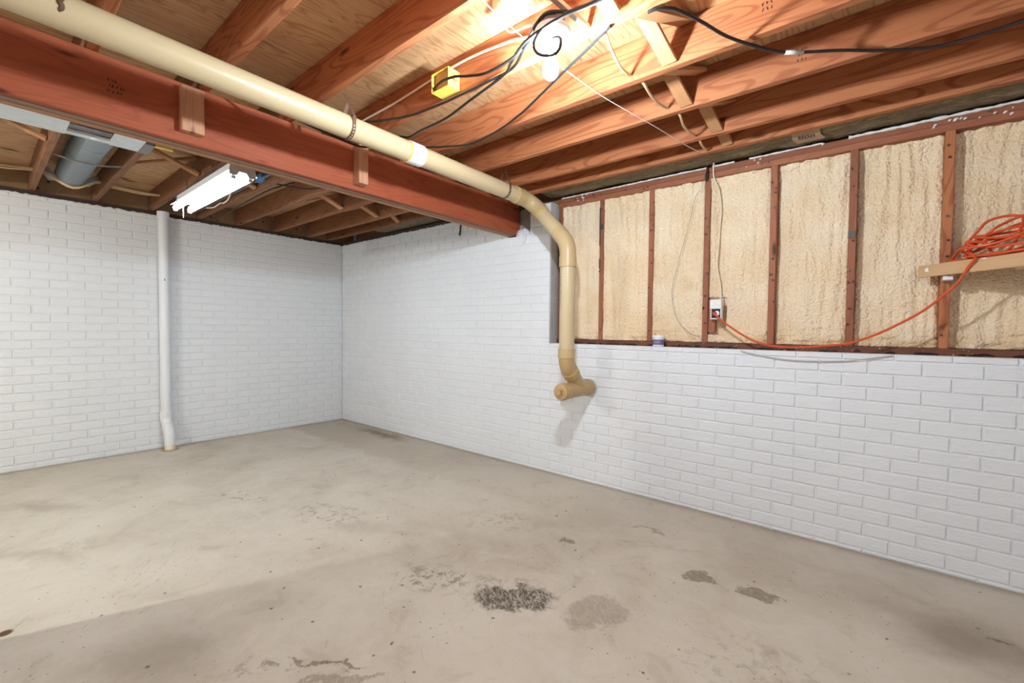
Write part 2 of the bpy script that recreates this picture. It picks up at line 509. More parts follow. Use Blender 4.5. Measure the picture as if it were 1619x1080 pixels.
def board(name, a, b, w, h, mat, parent=None, up=(0, 0, 1), ch=0.003):
    """A length of lumber with its own local X along the grain."""
    a, b, up = Vector(a), Vector(b), Vector(up)
    L = (b - a).length
    d = (b - a).normalized(); s = d.cross(up).normalized(); u = s.cross(d).normalized()
    mb = MB().bar((-L / 2, 0, 0), (L / 2, 0, 0), w, h, (0, 0, 1), ch)
    me = bpy.data.meshes.new(name)
    me.from_pydata([tuple(v) for v in mb.v], [], mb.f); me.update()
    o = link(name, me, mat)
    y = u.cross(d)
    W = Matrix(((d.x, y.x, u.x, 0), (d.y, y.y, u.y, 0), (d.z, y.z, u.z, 0), (0, 0, 0, 1)))
    W.translation = (a + b) / 2
    if parent is not None:
        o.parent = parent
        base = parent.matrix_basis.copy()
        q = parent.parent
        while q is not None:
            base = q.matrix_basis @ base; q = q.parent
        o.matrix_basis = base.inverted() @ W
    else:
        o.matrix_basis = W
    return o


# ------------------------------------------------------------------ room shell
WALL_TOP = 2.355
SILL = 1.134
JZ = 2.40            # underside of the joists
JD = 0.184           # joist depth
RET = 3.41           # where the full-height masonry stops
REC = 0.10           # face of the framed wall behind the masonry face

mb = MB(); mb.box(-0.3, 7.8, -6.9, 0.3, -0.12, 0.0)
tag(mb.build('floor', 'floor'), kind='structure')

wall_r = MB()
wall_r.box(-0.25, 2.93, 0.006, 0.26, 0.0, WALL_TOP)
wall_r.box(2.93, 3.19, 0.006, 0.26, 0.0, 2.105)
wall_r.box(2.93, 3.19, 0.075, 0.26, 2.105, WALL_TOP)
wall_r.box(3.19, RET, 0.006, 0.26, 0.0, WALL_TOP)
wall_r.box(RET, 7.6, 0.006, 0.26, 0.0, SILL)
wall_r.box(6.34, 7.6, 0.006, 0.26, SILL, 2.396)
wall_right = tag(wall_r.build('wall_right', 'paint'), kind='structure')
MB().box(RET, RET + 0.012, 0.0, 0.20, SILL, WALL_TOP).build('concrete_return', 'concrete', wall_right)
MB().box(3.045, 3.188, 0.05, 0.0745, 2.107, WALL_TOP).build('pocket_concrete', 'rawconc', wall_right)

wall_left = tag(MB().box(-0.25, -0.006, -6.6, 0.006, 0.0, WALL_TOP).build('wall_left', 'paint'), kind='structure')
tag(MB().box(-0.2, 7.6, -6.75, -6.6, 0, 2.62).build('wall_rear', 'plaster'), kind='structure')
tag(MB().box(7.45, 7.6, -6.6, 0.0, 0, 2.62).build('wall_side', 'plaster'), kind='structure')
tag(MB().box(2.93, 3.03, -6.6, -3.17, 0, 2.10).build('wall_partition', 'plaster'), kind='structure')

# --- bricks of the cast pattern
brick_cache = {}


def brick_mesh(w, h, seed):
    key = (round(w, 3), round(h, 3), seed)
    if key in brick_cache:
        return brick_cache[key]
    rnd = random.Random(hash(key) & 0xffff)
    W, H = w / 2, h / 2
    v, f = [], []
    for (ins, dep) in ((0.0, 0.0), (0.0014, 0.0048), (0.0046, 0.0072)):
        v += [(-W + ins, -dep, -H + ins), (W - ins, -dep, -H + ins), (W - ins, -dep, H - ins), (-W + ins, -dep, H - ins)]
    for r in range(2):
        for k in range(4):
            a, b = r * 4 + k, r * 4 + (k + 1) % 4
            f.append((a, b, b + 4, a + 4))
    # face: inner points uneven
    n = 5
    ids_b = [8] ; ids_t = [11]
    for i in range(1, n - 1):
        x = -W + 0.0050 + (w - 0.010) * i / (n - 1)
        v.append((x, -0.0072 + rnd.uniform(-.0008, .0008), -H + 0.0050 + rnd.uniform(-.001, .001))); ids_b.append(len(v) - 1)
        v.append((x, -0.0072 + rnd.uniform(-.0008, .0008), H - 0.0050 + rnd.uniform(-.001, .001))); ids_t.append(len(v) - 1)
    ids_b.append(9); ids_t.append(10)
    for i in range(n - 1):
        f.append((ids_b[i], ids_b[i + 1], ids_t[i + 1], ids_t[i]))
    # re-route the outer strip so it meets the extra points
    f = [q for q in f if q not in ((4, 5, 9, 8), (6, 7, 11, 10))]
    f.append(tuple([4, 5] + ids_b[::-1]))
    f.append(tuple([6, 7] + ids_t))
    me = bpy.data.meshes.new('brick')
    me.from_pydata(v, [], f); me.update()
    me.materials.append(MAT['paint'])
    brick_cache[key] = me
    return me


def cut(rects, hole):
    out = []
    hx0, hx1, hz0, hz1 = hole
    for (x0, x1, z0, z1) in rects:
        if x1 <= hx0 or x0 >= hx1 or z1 <= hz0 or z0 >= hz1:
            out.append((x0, x1, z0, z1)); continue
        if x0 < hx0: out.append((x0, hx0, z0, z1))
        if x1 > hx1: out.append((hx1, x1, z0, z1))
        a, b = max(x0, hx0), min(x1, hx1)
        if z0 < hz0: out.append((a, b, z0, hz0))
        if z1 > hz1: out.append((a, b, hz1, z1))
    return out


def lay_bricks(wall, u0, u1, pitch, phase, course, z0, holes, seams, place, vis):
    J = 0.0080
    rects = []
    row = -1
    z = z0 - course
    while z < WALL_TOP - 0.006:
        a, b = max(z, 0.0), min(z + course, WALL_TOP)
        ph = phase + (pitch / 2 if row % 2 else 0.0)
        k = math.floor((u0 - ph) / pitch)
        while ph + k * pitch < u1:
            x0, x1 = max(ph + k * pitch, u0), min(ph + (k + 1) * pitch, u1)
            cuts = [s for s in seams if x0 + 0.03 < s < x1 - 0.03]
            xs = [x0] + cuts + [x1]
            for i in range(len(xs) - 1):
                g0 = J / 2 if xs[i] not in cuts else -0.0030
                g1 = J / 2 if xs[i + 1] not in cuts else -0.0030
                for r in cut([(xs[i] + g0, xs[i + 1] - g1, a + J / 2, b - J / 2)], (-99, -98, 0, 1)):
                    rects.append(r)
            k += 1
        z += course; row += 1
    for h in holes:
        rects = cut(rects, h)
    rects = [r for r in rects if r[1] - r[0] > 0.018 and r[3] - r[2] > 0.012]
    items = []
    for r in rects:
        c, nrm = place((r[0] + r[1]) / 2, (r[2] + r[3]) / 2)
        d = c - CAM
        area = (r[1] - r[0]) * (r[3] - r[2]) * abs(d.normalized().dot(nrm)) / d.length_squared
        items.append((area if vis((r[0] + r[1]) / 2) else area * 1e-6, r, c))
    items.sort(key=lambda q: -q[0])
    rot = 0.0 if wall.name == 'wall_right' else math.pi / 2
    rest = MB()
    for i, (_, r, c) in enumerate(items):
        w, h = r[1] - r[0], r[3] - r[2]
        me = brick_mesh(round(w, 3), round(h, 3), i % 6)
        if i < 300:
            o = bpy.data.objects.new('brick', me); COL.objects.link(o)
            o.parent = wall; o.location = c; o.rotation_euler = (0, 0, rot)
        else:
            cr, sr = math.cos(rot), math.sin(rot)
            rest.add([(c.x + v.co.x * cr - v.co.y * sr, c.y + v.co.x * sr + v.co.y * cr, c.z + v.co.z) for v in me.vertices], [tuple(p.vertices) for p in me.polygons])
    o = rest.build('brick_courses', 'paint', wall, smooth=False)
    o['kind'] = 'stuff'


lay_bricks(wall_right, 0.0, 7.44, 0.226, 5.691 - 0.226 * 30, 0.0766, 0.024,
           [(2.93, 3.19, 2.105, 9), (RET, 99, SILL, 9), (3.755, 3.885, 0.72, 0.85)], [5.239, 5.465],
           lambda u, z: (Vector((u, 0.006, z)), Vector((0, 1, 0))), lambda u: u < 6.25)
lay_bricks(wall_left, -4.6, 0.0, 0.2254, -2.974 - 0.2254 * 10, 0.0757, 0.054, [], [],
           lambda u, z: (Vector((-0.006, u, z)), Vector((1, 0, 0))), lambda u: u > -3.2)

# --- crumbled lip along the top of the masonry
P = [(-0.004, -4.6 + 0.02 * k, WALL_TOP + random.uniform(-.004, .004)) for k in range(230)]
MB().tube(P, [random.uniform(.002, .010) for _ in P], 6).build('ragged_edge', 'paint', wall_left)
P = [(0.0 + 0.02 * k, 0.004, WALL_TOP + random.uniform(-.004, .004)) for k in range(147)]
MB().tube(P, [random.uniform(.002, .010) for _ in P], 6).build('ragged_edge', 'paint', wall_right)

# --- subfloor over the joists
ceiling = tag(MB().box(-0.25, 7.6, -6.75, 0.26, JZ + JD + 0.019, JZ + JD + 0.05).build('ceiling', 'rim'), kind='structure')
pw, pl = 1.2, 2.44
for i, x in enumerate([-0.25 + pw * k for k in range(7)]):
    y = -2.044 if i % 2 else -0.809
    ys = [0.26] + [y - pl * k for k in range(0, 4)]
    ys = sorted(set(round(q, 3) for q in ys if q > -6.7), reverse=True) + [-6.7]
    for a, b in zip(ys[:-1], ys[1:]):
        if a - b < 0.05:
            continue
        o = MB().box(-(a - b) / 2 + 0.0015, (a - b) / 2 - 0.0015, -pw / 2 + 0.0015, pw / 2 - 0.0015, 0, 0.018).build('subfloor_panel', 'ply')
        o.parent = ceiling
        o.location = (x + pw / 2, (a + b) / 2, JZ + JD)
        o.rotation_euler = (0, 0, math.pi / 2)

# --- sills and rim boards on top of the masonry
tag(MB().box(-0.22, -0.015, -6.6, 0.20, WALL_TOP, JZ - 0.001).build('trim_sill_left', 'dark'), kind='structure')
tag(MB().box(-0.014, 3.19, 0.02, 0.20, WALL_TOP, JZ - 0.001).build('trim_sill_right', 'dark'), kind='structure')
tag(MB().box(0.0, 7.44, 0.21, 0.245, JZ, JZ + JD).build('trim_rim_right', 'rim'), kind='structure')
rimL = thing('trim_rim_left', None, None); rimL['kind'] = 'structure'

# ------------------------------------------------------------------ girder of three plies
G0, G1 = 2.926, 3.043
girder = thing('girder', 'long reddish brown built-up wood girder crossing under the joists to the right wall', 'beam', ((G0 + G1) / 2, -3.3, 2.26))
for (xa, xb_, z0, m) in ((3.005, G1, 2.121, 'girder'), (2.967, 3.003, 2.117, 'ply_grey'), (G0, 2.965, 2.113, 'ply_tan')):
    board('girder_ply', ((xa + xb_) / 2, -6.59, (z0 + 2.398) / 2), ((xa + xb_) / 2, 0.04, (z0 + 2.398) / 2), xb_ - xa, 2.398 - z0, m, girder, ch=0.004)

# wooden blocks nailed to the girder's face
for (yc, z0, z1, wd, th, lab) in ((-2.505, 2.165, 2.372, 0.092, 0.042, 'larger pale wood block nailed on the girder face below the drain pipe'),
                              (-1.622, 2.150, 2.385, 0.064, 0.07, 'narrow wood block on the girder face nearer the right wall, half in pipe shadow')):
    o = board('nailed_block', (G1 + 0.001 + th / 2, yc, z0), (G1 + 0.001 + th / 2, yc, z1), th, wd, 'block', None, up=(0, 1, 0), ch=0.004)
    tag(o, lab, 'wood block', 'blocks nailed to the girder')

# ------------------------------------------------------------------ joists
NEAR = [-0.14, -0.385, -0.79, -1.20, -1.62, -2.025, -2.425, -2.825, -3.23, -3.64]
NEAR_LAB = [
    'first near floor joist from the framed foam wall, right beside the fiberglass strip',
    'second near floor joist from the framed foam wall',
    'third near floor joist from the framed foam wall',
    'fourth near floor joist from the framed foam wall, with tan cable entering its lit face',
    'fifth near floor joist from the framed wall, yellow box and bare bulb on its side',
    'sixth near floor joist from the framed wall, end resting behind the drain pipe',
    'seventh near floor joist from the framed wall, dark face with pale underside',
    'eighth near floor joist from the framed wall, only a short end seen above the pipe',
]
near_j = []
for i, yb in enumerate(NEAR):
    o = board('floor_joist', (2.95, yb - 0.019, JZ + JD / 2), (7.44, yb - 0.019, JZ + JD / 2), 0.038, JD - 0.001, 'joist', None, ch=0.003)
    tag(o, NEAR_LAB[i] if i < 8 else ('ninth' if i == 8 else 'tenth') + ' near floor joist from the framed wall', 'joist', 'floor joists in front of the girder')
    near_j.append(o)
FAR = [-0.19, -0.452, -0.853, -1.262, -1.634, -2.038, -2.452, -2.846, -3.265, -3.67]
FAR_N = ['first', 'second', 'third', 'fourth', 'fifth', 'sixth', 'seventh', 'eighth', 'ninth', 'tenth']
EXTRA = ['', '', '', '', ', just right of the fluorescent light', ', with a rod along its side', ', right of the round duct', ', left of the round duct', '', '']
far_j = []
for i, yc in enumerate(FAR):
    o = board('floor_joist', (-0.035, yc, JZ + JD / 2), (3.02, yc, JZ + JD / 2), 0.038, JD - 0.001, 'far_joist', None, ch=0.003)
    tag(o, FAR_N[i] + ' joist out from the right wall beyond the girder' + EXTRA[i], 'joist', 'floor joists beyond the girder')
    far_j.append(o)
    if i:
        a, b = FAR[i - 1], yc
        MB().box(-0.075, -0.055, b + 0.02, a - 0.02, JZ, JZ + JD - 0.002).build('rim_board', 'rim', rimL)
MB().box(-0.075, -0.055, FAR[0] + 0.02, 0.2, JZ, JZ + JD - 0.002).build('rim_board', 'rim', rimL)

def stamp(parent, org, ex, ez, nrm, rows, seed):
    rs = random.Random(seed)
    mb = MB()
    org, ex, ez, nrm = Vector(org), Vector(ex), Vector(ez), Vector(nrm)
    for r_ in range(rows):
        x = 0.0
        for k in range(rs.randint(3, 5)):
            w = rs.uniform(.006, .010)
            for st in range(2):
                a0 = org + ex * (x + rs.uniform(0, w)) + ez * (-r_ * .022 + rs.uniform(0, .004)) + nrm * .0006
                a1 = org + ex * (x + rs.uniform(0, w)) + ez * (-r_ * .022 + rs.uniform(.009, .014)) + nrm * .0006
                d_ = (a1 - a0).normalized(); s_ = d_.cross(nrm) * .0013
                mb.add([a0 - s_, a0 + s_, a1 + s_, a1 - s_], [(0, 1, 2, 3)])
            x += w + .005
    inv = parent.matrix_basis.inverted()
    mb.v = [inv @ v for v in mb.v]
    me = bpy.data.meshes.new('grade_stamp'); me.from_pydata([tuple(v) for v in mb.v], [], mb.f)
    link('grade_stamp', me, 'ink', parent)['kind'] = 'stuff'


stamp(near_j[2], (5.30, -0.828, 2.50), (1, 0, 0), (0, 0, 1), (0, -1, 0), 3, 1)
stamp(near_j[3], (5.23, -1.238, 2.50), (1, 0, 0), (0, 0, 1), (0, -1, 0), 2, 2)
stamp(girder, (G1, -2.80, 2.29), (0, 1, 0), (0, 0, 1), (1, 0, 0), 3, 3)

# cross bridging near x = 4.85, and beyond the girder near x = 1.52
ORD = ['first', 'second', 'third', 'fourth', 'fifth', 'sixth', 'seventh', 'eighth', 'ninth', 'tenth']
for i in range(0, 5):          # between joist i (nearer the framed wall) and i+1
    ya, yb = NEAR[i] - 0.038, NEAR[i + 1]
    for s, dx, word in ((1, 0.0, 'falling'), (-1, 0.068, 'rising')):
        x = 4.80 + dx + (0.045 if i in (1, 0) else 0.0) + (0.06 if i == 3 else 0)
        z_hi, z_lo = JZ + JD - 0.022, JZ + 0.018
        p = (x - 0.02, yb + 0.006, z_hi if s > 0 else z_lo); q = (x + 0.02, ya - 0.006, z_lo if s > 0 else z_hi)
        o = board('bridging_strut', p, q, 0.064, 0.019, 'strut', None, ch=0.002)
        tag(o, f'wood cross brace {word} toward the foam wall between near joists {ORD[i]} and {ORD[i+1]}', 'brace', 'cross bridging near the bulb')
o = board('bridging_strut', (4.87, NEAR[0] + 0.006, JZ + JD - 0.03), (4.90, 0.06, JZ + 0.035), 0.064, 0.019, 'stud', None, ch=0.002)
tag(o, 'short dark wood brace from the first near joist down to the top plate', 'brace', 'cross bridging near the bulb')
for i in (0, 1, 2, 4, 5, 7):
    ya, yb = FAR[i] - 0.019, FAR[i + 1] + 0.019
    for s, dx, word in ((1, 0.0, 'falling'), (-1, -0.075, 'rising')):
        x = 1.53 + dx
        z_hi, z_lo = JZ + JD - 0.022, JZ + 0.018
        p = (x - 0.01, yb + 0.006, z_hi if s > 0 else z_lo); q = (x + 0.01, ya - 0.006, z_lo if s > 0 else z_hi)
        o = board('bridging_strut', p, q, 0.064, 0.019, 'strut' if i != 4 else 'rim', None, ch=0.002)
        tag(o, f'wood cross brace beyond the girder, {word} toward the right wall between {ORD[i]} and {ORD[i+1]} joists', 'brace', 'cross bridging beyond the girder')

# ------------------------------------------------------------------ framed wall above the low masonry
STUDS = [3.452, 3.852, 4.270, 4.672, 5.079, 5.486, 5.886, 6.30]
PB, PT = SILL + 0.038, 2.322
bp = thing('bottom_plate', 'dark red bottom plate of the framed wall lying on the masonry ledge', 'plate', (4.9, REC + 0.045, SILL + 0.019))
board('plate_board', (3.424, REC + 0.045, SILL + 0.019), (6.335, REC + 0.045, SILL + 0.019), 0.089, 0.037, 'plate_dark', bp, ch=0.002)
mb = MB()
for k in range(60):
    x = random.uniform(3.5, 6.25); w = random.uniform(0.01, 0.07)
    mb.tube(smooth_path([(x, REC - 0.004, SILL + 0.003), (x + w / 2, REC - 0.008, SILL + random.uniform(0.004, 0.016)), (x + w, REC - 0.003, SILL + 0.003)], 3), [random.uniform(0.002, 0.006) for _ in range(7)], 5)
tag(mb.build('tar_smears', 'tar', bp), kind='stuff')
mb = MB()
for k in range(34):
    x = random.uniform(3.5, 6.3); r = random.uniform(0.001, 0.004)
    mb.lathe((x, REC + 0.001, SILL + random.uniform(0.004, 0.036)), (0, -1, 0), [(0, r), (r, r * .9), (r * 1.5, r * .4)], 6)
tag(mb.build('foam_specks', 'cream', bp), kind='stuff')

tp = thing('top_plate', 'doubled reddish top plate above the foam bays with white foam bead', 'plate', (4.9, REC + 0.045, PT + 0.038))
board('plate_board', (3.424, REC + 0.045, PT + 0.0185), (6.335, REC + 0.045, PT + 0.0185), 0.089, 0.037, 'stud', tp, ch=0.002)
board('plate_board', (3.424, REC + 0.047, PT + 0.0565), (6.335, REC + 0.047, PT + 0.0565), 0.089, 0.037, 'stud', tp, ch=0.002)
for (x0, x1, r0) in ((3.46, 4.66, 0.006), (4.70, 4.84, 0.006), (4.93, 5.33, 0.006), (5.455, 6.32, 0.009)):
    n = int((x1 - x0) / 0.02)
    P = [(x0 + (x1 - x0) * k / n, REC + 0.004 + random.uniform(-.002, .002), PT + 0.078 + random.uniform(-.0015, .0015)) for k in range(n + 1)]
    MB().tube(P, [r0 * random.uniform(0.6, 1.25) for _ in P], 6).build('foam_bead', 'whiteplastic', tp, True)
mb = MB()
for k in range(26):
    x = random.choice([random.uniform(3.46, 3.75), random.uniform(3.46, 6.3), random.uniform(4.9, 5.0), random.uniform(5.8, 6.1)])
    r = random.uniform(0.003, 0.008)
    z = PT + random.uniform(0.02, 0.07)
    mb.tube(smooth_path([(x, REC + 0.001, z), (x + r, REC - r, z + r * .8), (x + 2.2 * r, REC + 0.001, z + r)], 3), [r * .5, r * .8, r * .9, r, r * .8, r * .7, r * .4], 6)
tag(mb.build('foam_specks', 'whiteplastic', tp), kind='stuff')
mb = MB()
for k in range(16):
    x = random.uniform(3.5, 6.3)
    mb.lathe((x, REC + 0.002, PT + random.uniform(0.015, 0.065)), (random.uniform(-.3, .3), -1, -.2), [(0, .004), (.012, .004), (.0125, .006), (.015, .006)], 7)
tag(mb.build('nails', 'nail', tp), kind='stuff')

SL = ['first framed-wall stud, mostly hidden behind the drain pipe', 'second framed-wall stud, just right of the drain pipe', 'third framed-wall stud, directly left of the small tub',
      'fourth framed-wall stud, with the outlet box beside its foot', 'fifth framed-wall stud, right of the outlet box', 'sixth framed-wall stud, with a black tar spot halfway up',
      'seventh framed-wall stud, orange-brown, behind the end of the small shelf', 'eighth framed-wall stud at the far end behind the shelf']
for i, x in enumerate(STUDS):
    st = board('wall_stud', (x, REC + 0.0445, PB + 0.0005), (x, REC + 0.0445, PT - 0.0005), 0.038, 0.089, 'stud' if i != 6 else 'joist', None, up=(0, 1, 0), ch=0.003)
    tag(st, SL[i], 'stud', 'studs of the framed wall')
    mb = MB()
    loc = st.matrix_basis.inverted()
    for k in range(9):
        z = random.uniform(PB + 0.06, PT - 0.05); xx = x + random.uniform(-.013, .013)
        mb.lathe((xx, REC + 0.002, z), (random.uniform(-.5, .5), -1, random.uniform(-.6, .1)), [(0, .0028), (.010, .0025), (.0105, .0065), (.013, .0065)], 6)
    if i in (1, 5):
        zt = 1.83 if i == 5 else 2.1
        mb.box(x - 0.019, x + 0.016, REC - 0.005, REC + 0.001, zt - 0.022, zt + 0.020)
        if i == 1:
            mb.box(x - 0.020, x - 0.009, REC - 0.003, REC + 0.001, 1.95, 2.26)
            mb.box(x - 0.020, x - 0.010, REC - 0.003, REC + 0.001, 1.76, 1.84)
    mb.v = [loc @ v for v in mb.v]
    me = bpy.data.meshes.new('nails'); me.from_pydata([tuple(v) for v in mb.v], [], mb.f)
    o = link('nails', me, 'nail', st); o['kind'] = 'stuff'

# foam in the bays
BAY = ['narrow foam-filled bay right beside the vertical drain pipe', 'foam-filled bay between second and third studs, left of the tub', 'foam-filled bay behind the tub and thin hanging wires',
       'foam-filled bay holding the outlet box and cable channel', 'foam-filled bay just right of the outlet bay', 'foam-filled bay between the tar-spotted stud and the shelf stud', 'foam-filled bay behind the orange cord coil']
for i in range(7):
    x0, x1 = STUDS[i] + 0.0195, STUDS[i + 1] - 0.0195
    z0, z1 = PB + 0.001, PT - 0.001
    nx, nz = 60, 190
    V, Fc = [], []
    for a in range(nz + 1):
        for b in range(nx + 1):
            u, w = b / nx, a / nz
            x = x0 + (x1 - x0) * u; z = z0 + (z1 - z0) * w
            e = min(u, 1 - u) * (x1 - x0)
            depth = (0.136, 0.136, 0.140, 0.146, 0.156, 0.168, 0.176)[i]
            depth += 0.012 * mnoise.noise(Vector((x * 30 + i * 9, 0, z * 3.0)))
            depth += 0.004 * mnoise.noise(Vector((x * 75, 5 + i, z * 55)))
            depth += 0.005 * mnoise.noise(Vector((x * 150, 9 + i, z * 120)))
            depth += 0.010 * mnoise.noise(Vector((x * 5, 3 + i, z * 4)))
            # rolls near the foot and head of the bay
            if w < 0.14: depth -= 0.020 * (0.14 - w) / 0.14 * (1 + mnoise.noise(Vector((x * 12, 1, z * 40))))
            if w > 0.93: depth -= 0.022 * (w - 0.93) / 0.07 * (1.0 + mnoise.noise(Vector((x * 20, 2, z * 30))))
            if e < 0.03:
                depth -= (0.026 if i < 3 else 0.018) * (1 - e / 0.03) if b < nx / 2 and i < 4 else -0.004 * (1 - e / 0.03)
            if i == 3:      # channel around the buried cable, plus the notch beside the stud
                cx = 4.752 + 0.012 * math.sin(z * 5.2)
                dd = abs(x - cx)
                if dd < 0.03: depth += 0.018 * (1 - dd / 0.03)
                if 4.69 < x < 4.80 and 1.23 < z < 1.49: depth += 0.03
            depth = min(max(depth, 0.106), 0.198)
            V.append((x, depth, z))
    for a in range(nz):
        for b in range(nx):
            k = a * (nx + 1) + b
            Fc.append((k, k + 1, k + nx + 2, k + nx + 1))
    nv = len(V)
    # close the slab at the back
    ring = [b for b in range(nx + 1)] + [(a) * (nx + 1) + nx for a in range(1, nz + 1)] + [nz * (nx + 1) + b for b in range(nx - 1, -1, -1)] + [a * (nx + 1) for a in range(nz - 1, 0, -1)]
    for q in ring: V.append((V[q][0], 0.20, V[q][2]))
    L = len(ring)
    for k in range(L):
        Fc.append((ring[k], nv + k, nv + (k + 1) % L, ring[(k + 1) % L]))
    Fc.append(tuple(nv + k for k in range(L)))
    me = bpy.data.meshes.new('spray_foam_fill'); me.from_pydata(V, [], Fc); me.update()
    o = link('spray_foam_fill', me, 'foam', None, True)
    tag(o, BAY[i], 'insulation', 'foam bays of the framed wall')

# backing sheathing behind the framing (outside face)
tag(MB().box(3.42, 6.34, 0.205, 0.26, SILL, 2.398).build('trim_sheathing', 'rim'), kind='structure')


def batt_mesh(x0, x1, y0, y1, zbot, sag, seed, name):
    V, Fc = [], []
    nx, ny = int((x1 - x0) / 0.02), 12
    for a in range(nx + 1):
        for b in range(ny + 1):
            x = x0 + (x1 - x0) * a / nx; w = b / ny
            y = y0 + (y1 - y0) * w
            z = zbot + sag * (1 - math.sin(math.pi * min(1, w * 1.0)) ** 0.6) * 1.0
            z += 0.012 * mnoise.noise(Vector((x * 7, w * 3, seed))) + 0.005 * mnoise.noise(Vector((x * 40, w * 14, seed)))
            V.append((x, y, z))
    n0 = len(V)
    for a in range(nx + 1):
        V.append((x0 + (x1 - x0) * a / nx, y0, JZ + JD - 0.004)); V.append((x0 + (x1 - x0) * a / nx, y1, JZ + JD - 0.004))
    for a in range(nx):
        for b in range(ny):
            k = a * (ny + 1) + b
            Fc.append((k, k + ny + 1, k + ny + 2, k + 1))
        Fc.append((a * (ny + 1), n0 + 2 * a, n0 + 2 * a + 2, (a + 1) * (ny + 1)))
        Fc.append((a * (ny + 1) + ny, (a + 1) * (ny + 1) + ny, n0 + 2 * a + 3, n0 + 2 * a + 1))
        Fc.append((n0 + 2 * a, n0 + 2 * a + 1, n0 + 2 * a + 3, n0 + 2 * a + 2))
    me = bpy.data.meshes.new(name); me.from_pydata(V, [], Fc); me.update()
    return me


ib = link('fiberglass_batt', batt_mesh(3.36, 6.34, -0.136, 0.19, 2.415, 0.03, 1, 'fiberglass_batt'), 'batt', None, True)
tag(ib, 'long brown fiberglass strip tucked between first near joist and top plate', 'insulation')
# torn facing with printed letters
fp = MB()
fx = [5.19, 5.225, 5.26, 5.295, 5.33]
fp.add([(x, -0.095, 2.424) for x in fx] + [(x, -0.045, 2.4055) for x in fx] + [(x + 0.02, 0.02, 2.3985) for x in fx], [(k, k + 1, k + 6, k + 5) for k in range(4)] + [(k + 5, k + 6, k + 11, k + 10) for k in range(4)])
facing = fp.build('paper_facing', 'paper', ib)


def text_mesh(name, txt, size, mat, parent=None):
    c = bpy.data.curves.new(name, 'FONT'); c.body = txt; c.size = size; c.align_x = 'CENTER'; c.align_y = 'CENTER'; c.extrude = 0.0002
    o = bpy.data.objects.new(name, c); COL.objects.link(o)
    dg = bpy.context.evaluated_depsgraph_get(); dg.update()
    me = bpy.data.meshes.new_from_object(o.evaluated_get(dg))
    bpy.data.objects.remove(o); bpy.data.curves.remove(c)
    me.materials.clear()
    return link(name, me, mat, parent)


tm = text_mesh('printed_letters', 'tion', 0.055, 'ink', ib)
tm.location = (5.262, -0.052, 2.4045); tm.rotation_euler = (math.radians(180 - 18), 0, math.radians(8))

fb = link('fiberglass_batt', batt_mesh(0.9, 1.95, -0.168, 0.19, 2.42, 0.04, 4, 'fiberglass_batt'), 'batt', None, True)
tag(fb, 'yellowish fiberglass piece above the right wall beyond the girder', 'insulation')

# painted foam lump under the girder pocket
mb = MB()
mb.lathe((3.06, 0.03, 2.10), (0, -1, 0), [(0, .07), (.02, .065), (.035, .05), (.045, .02)], 14)
mb.v = [Vector((3.09 + (v.x - 3.06) * 1.1, v.y, 2.125 + (v.z - 2.10) * 0.75)) for v in mb.v]
mb.tube(smooth_path([(3.135, 0.0, 2.16), (3.14, -0.018, 2.09), (3.13, -0.016, 2.05), (3.118, -0.008, 2.03)], 4), [0.012] * 9 + [0.011, 0.010, 0.009, 0.006], 8)
mb.build('pocket_foam', 'paint', wall_right, True)

# ------------------------------------------------------------------ cream drain pipe
PR = 0.057


def px_run(y):
    return Vector((3.428 - 0.034 * (y + 0.3) * 1.0, y, 2.291 + 0.008 * (y + 0.3)))


dp = thing('drain_pipe', 'cream plastic drain pipe running along the girder and elbowing down into the right wall', 'pipe', (3.82, -0.365, 1.4))
a, b = px_run(-6.55), px_run(-0.52)
MB().tube([a + (b - a) * k / 12 for k in range(13)], PR, 28).build('pipe_section', 'pipe', dp, True)
c0, c1 = px_run(-1.565), px_run(-1.465)
d = (c1 - c0).normalized()
MB().lathe(c0, d, [(0, PR + .0005), (0.0005, PR + .006), (0.098, PR + .0065), (0.0985, PR + .0005)], 28).build('white_coupling', 'whiteplastic', dp, True)
MB().lathe(c0 - d * 0.012, d, [(0, PR + .0003), (0.004, PR + .003), (0.012, PR + .003)], 28).build('glue_ring', 'glue', dp, True)


def arc(p0, d0, d1, rad, n=10):
    """points of a bend that starts at p0 heading d0 and ends heading d1"""
    d0, d1 = Vector(d0).normalized(), Vector(d1).normalized()
    ang = d0.angle(d1); ax = d0.cross(d1).normalized(); s = ax.cross(d0)
    c = Vector(p0) + s * rad
    out = []
    for k in range(n + 1):
        t = ang * k / n
        out.append(c - (s * math.cos(t) - d0 * math.sin(t)) * rad)
    return out


# first bend: heading +y, turning to the 45 degree drop
dr = Vector((0.70, -0.10, -0.70)).normalized()
run_dir = (px_run(0) - px_run(-1)).normalized()
p_el = px_run(-0.44)
bend1 = arc(p_el, run_dir, dr, 0.115, 12)
MB().lathe(px_run(-0.53), run_dir, [(0, PR), (0.001, PR + .007), (0.088, PR + .0075), (0.09, PR + .002)], 28).build('pipe_hub', 'hub', dp, True)
MB().lathe(px_run(-0.533), run_dir, [(0, PR), (0.0005, PR + .004), (0.006, PR + .004)], 28).build('glue_ring', 'glue', dp, True)
MB().tube([bend1[0] - run_dir * 0.02] + bend1 + [bend1[-1] + dr * 0.02], PR + 0.004, 28).build('elbow', 'hub', dp, True)
e1 = bend1[-1]
MB().lathe(e1 + dr * 0.0, dr, [(0, PR + .003), (0.001, PR + .0075), (0.05, PR + .0075), (0.051, PR)], 28).build('pipe_hub', 'hub', dp, True)
MB().lathe(e1 + dr * 0.051, dr, [(0, PR + .004), (0.006, PR + .004), (0.007, PR)], 28).build('glue_ring', 'glue', dp, True)
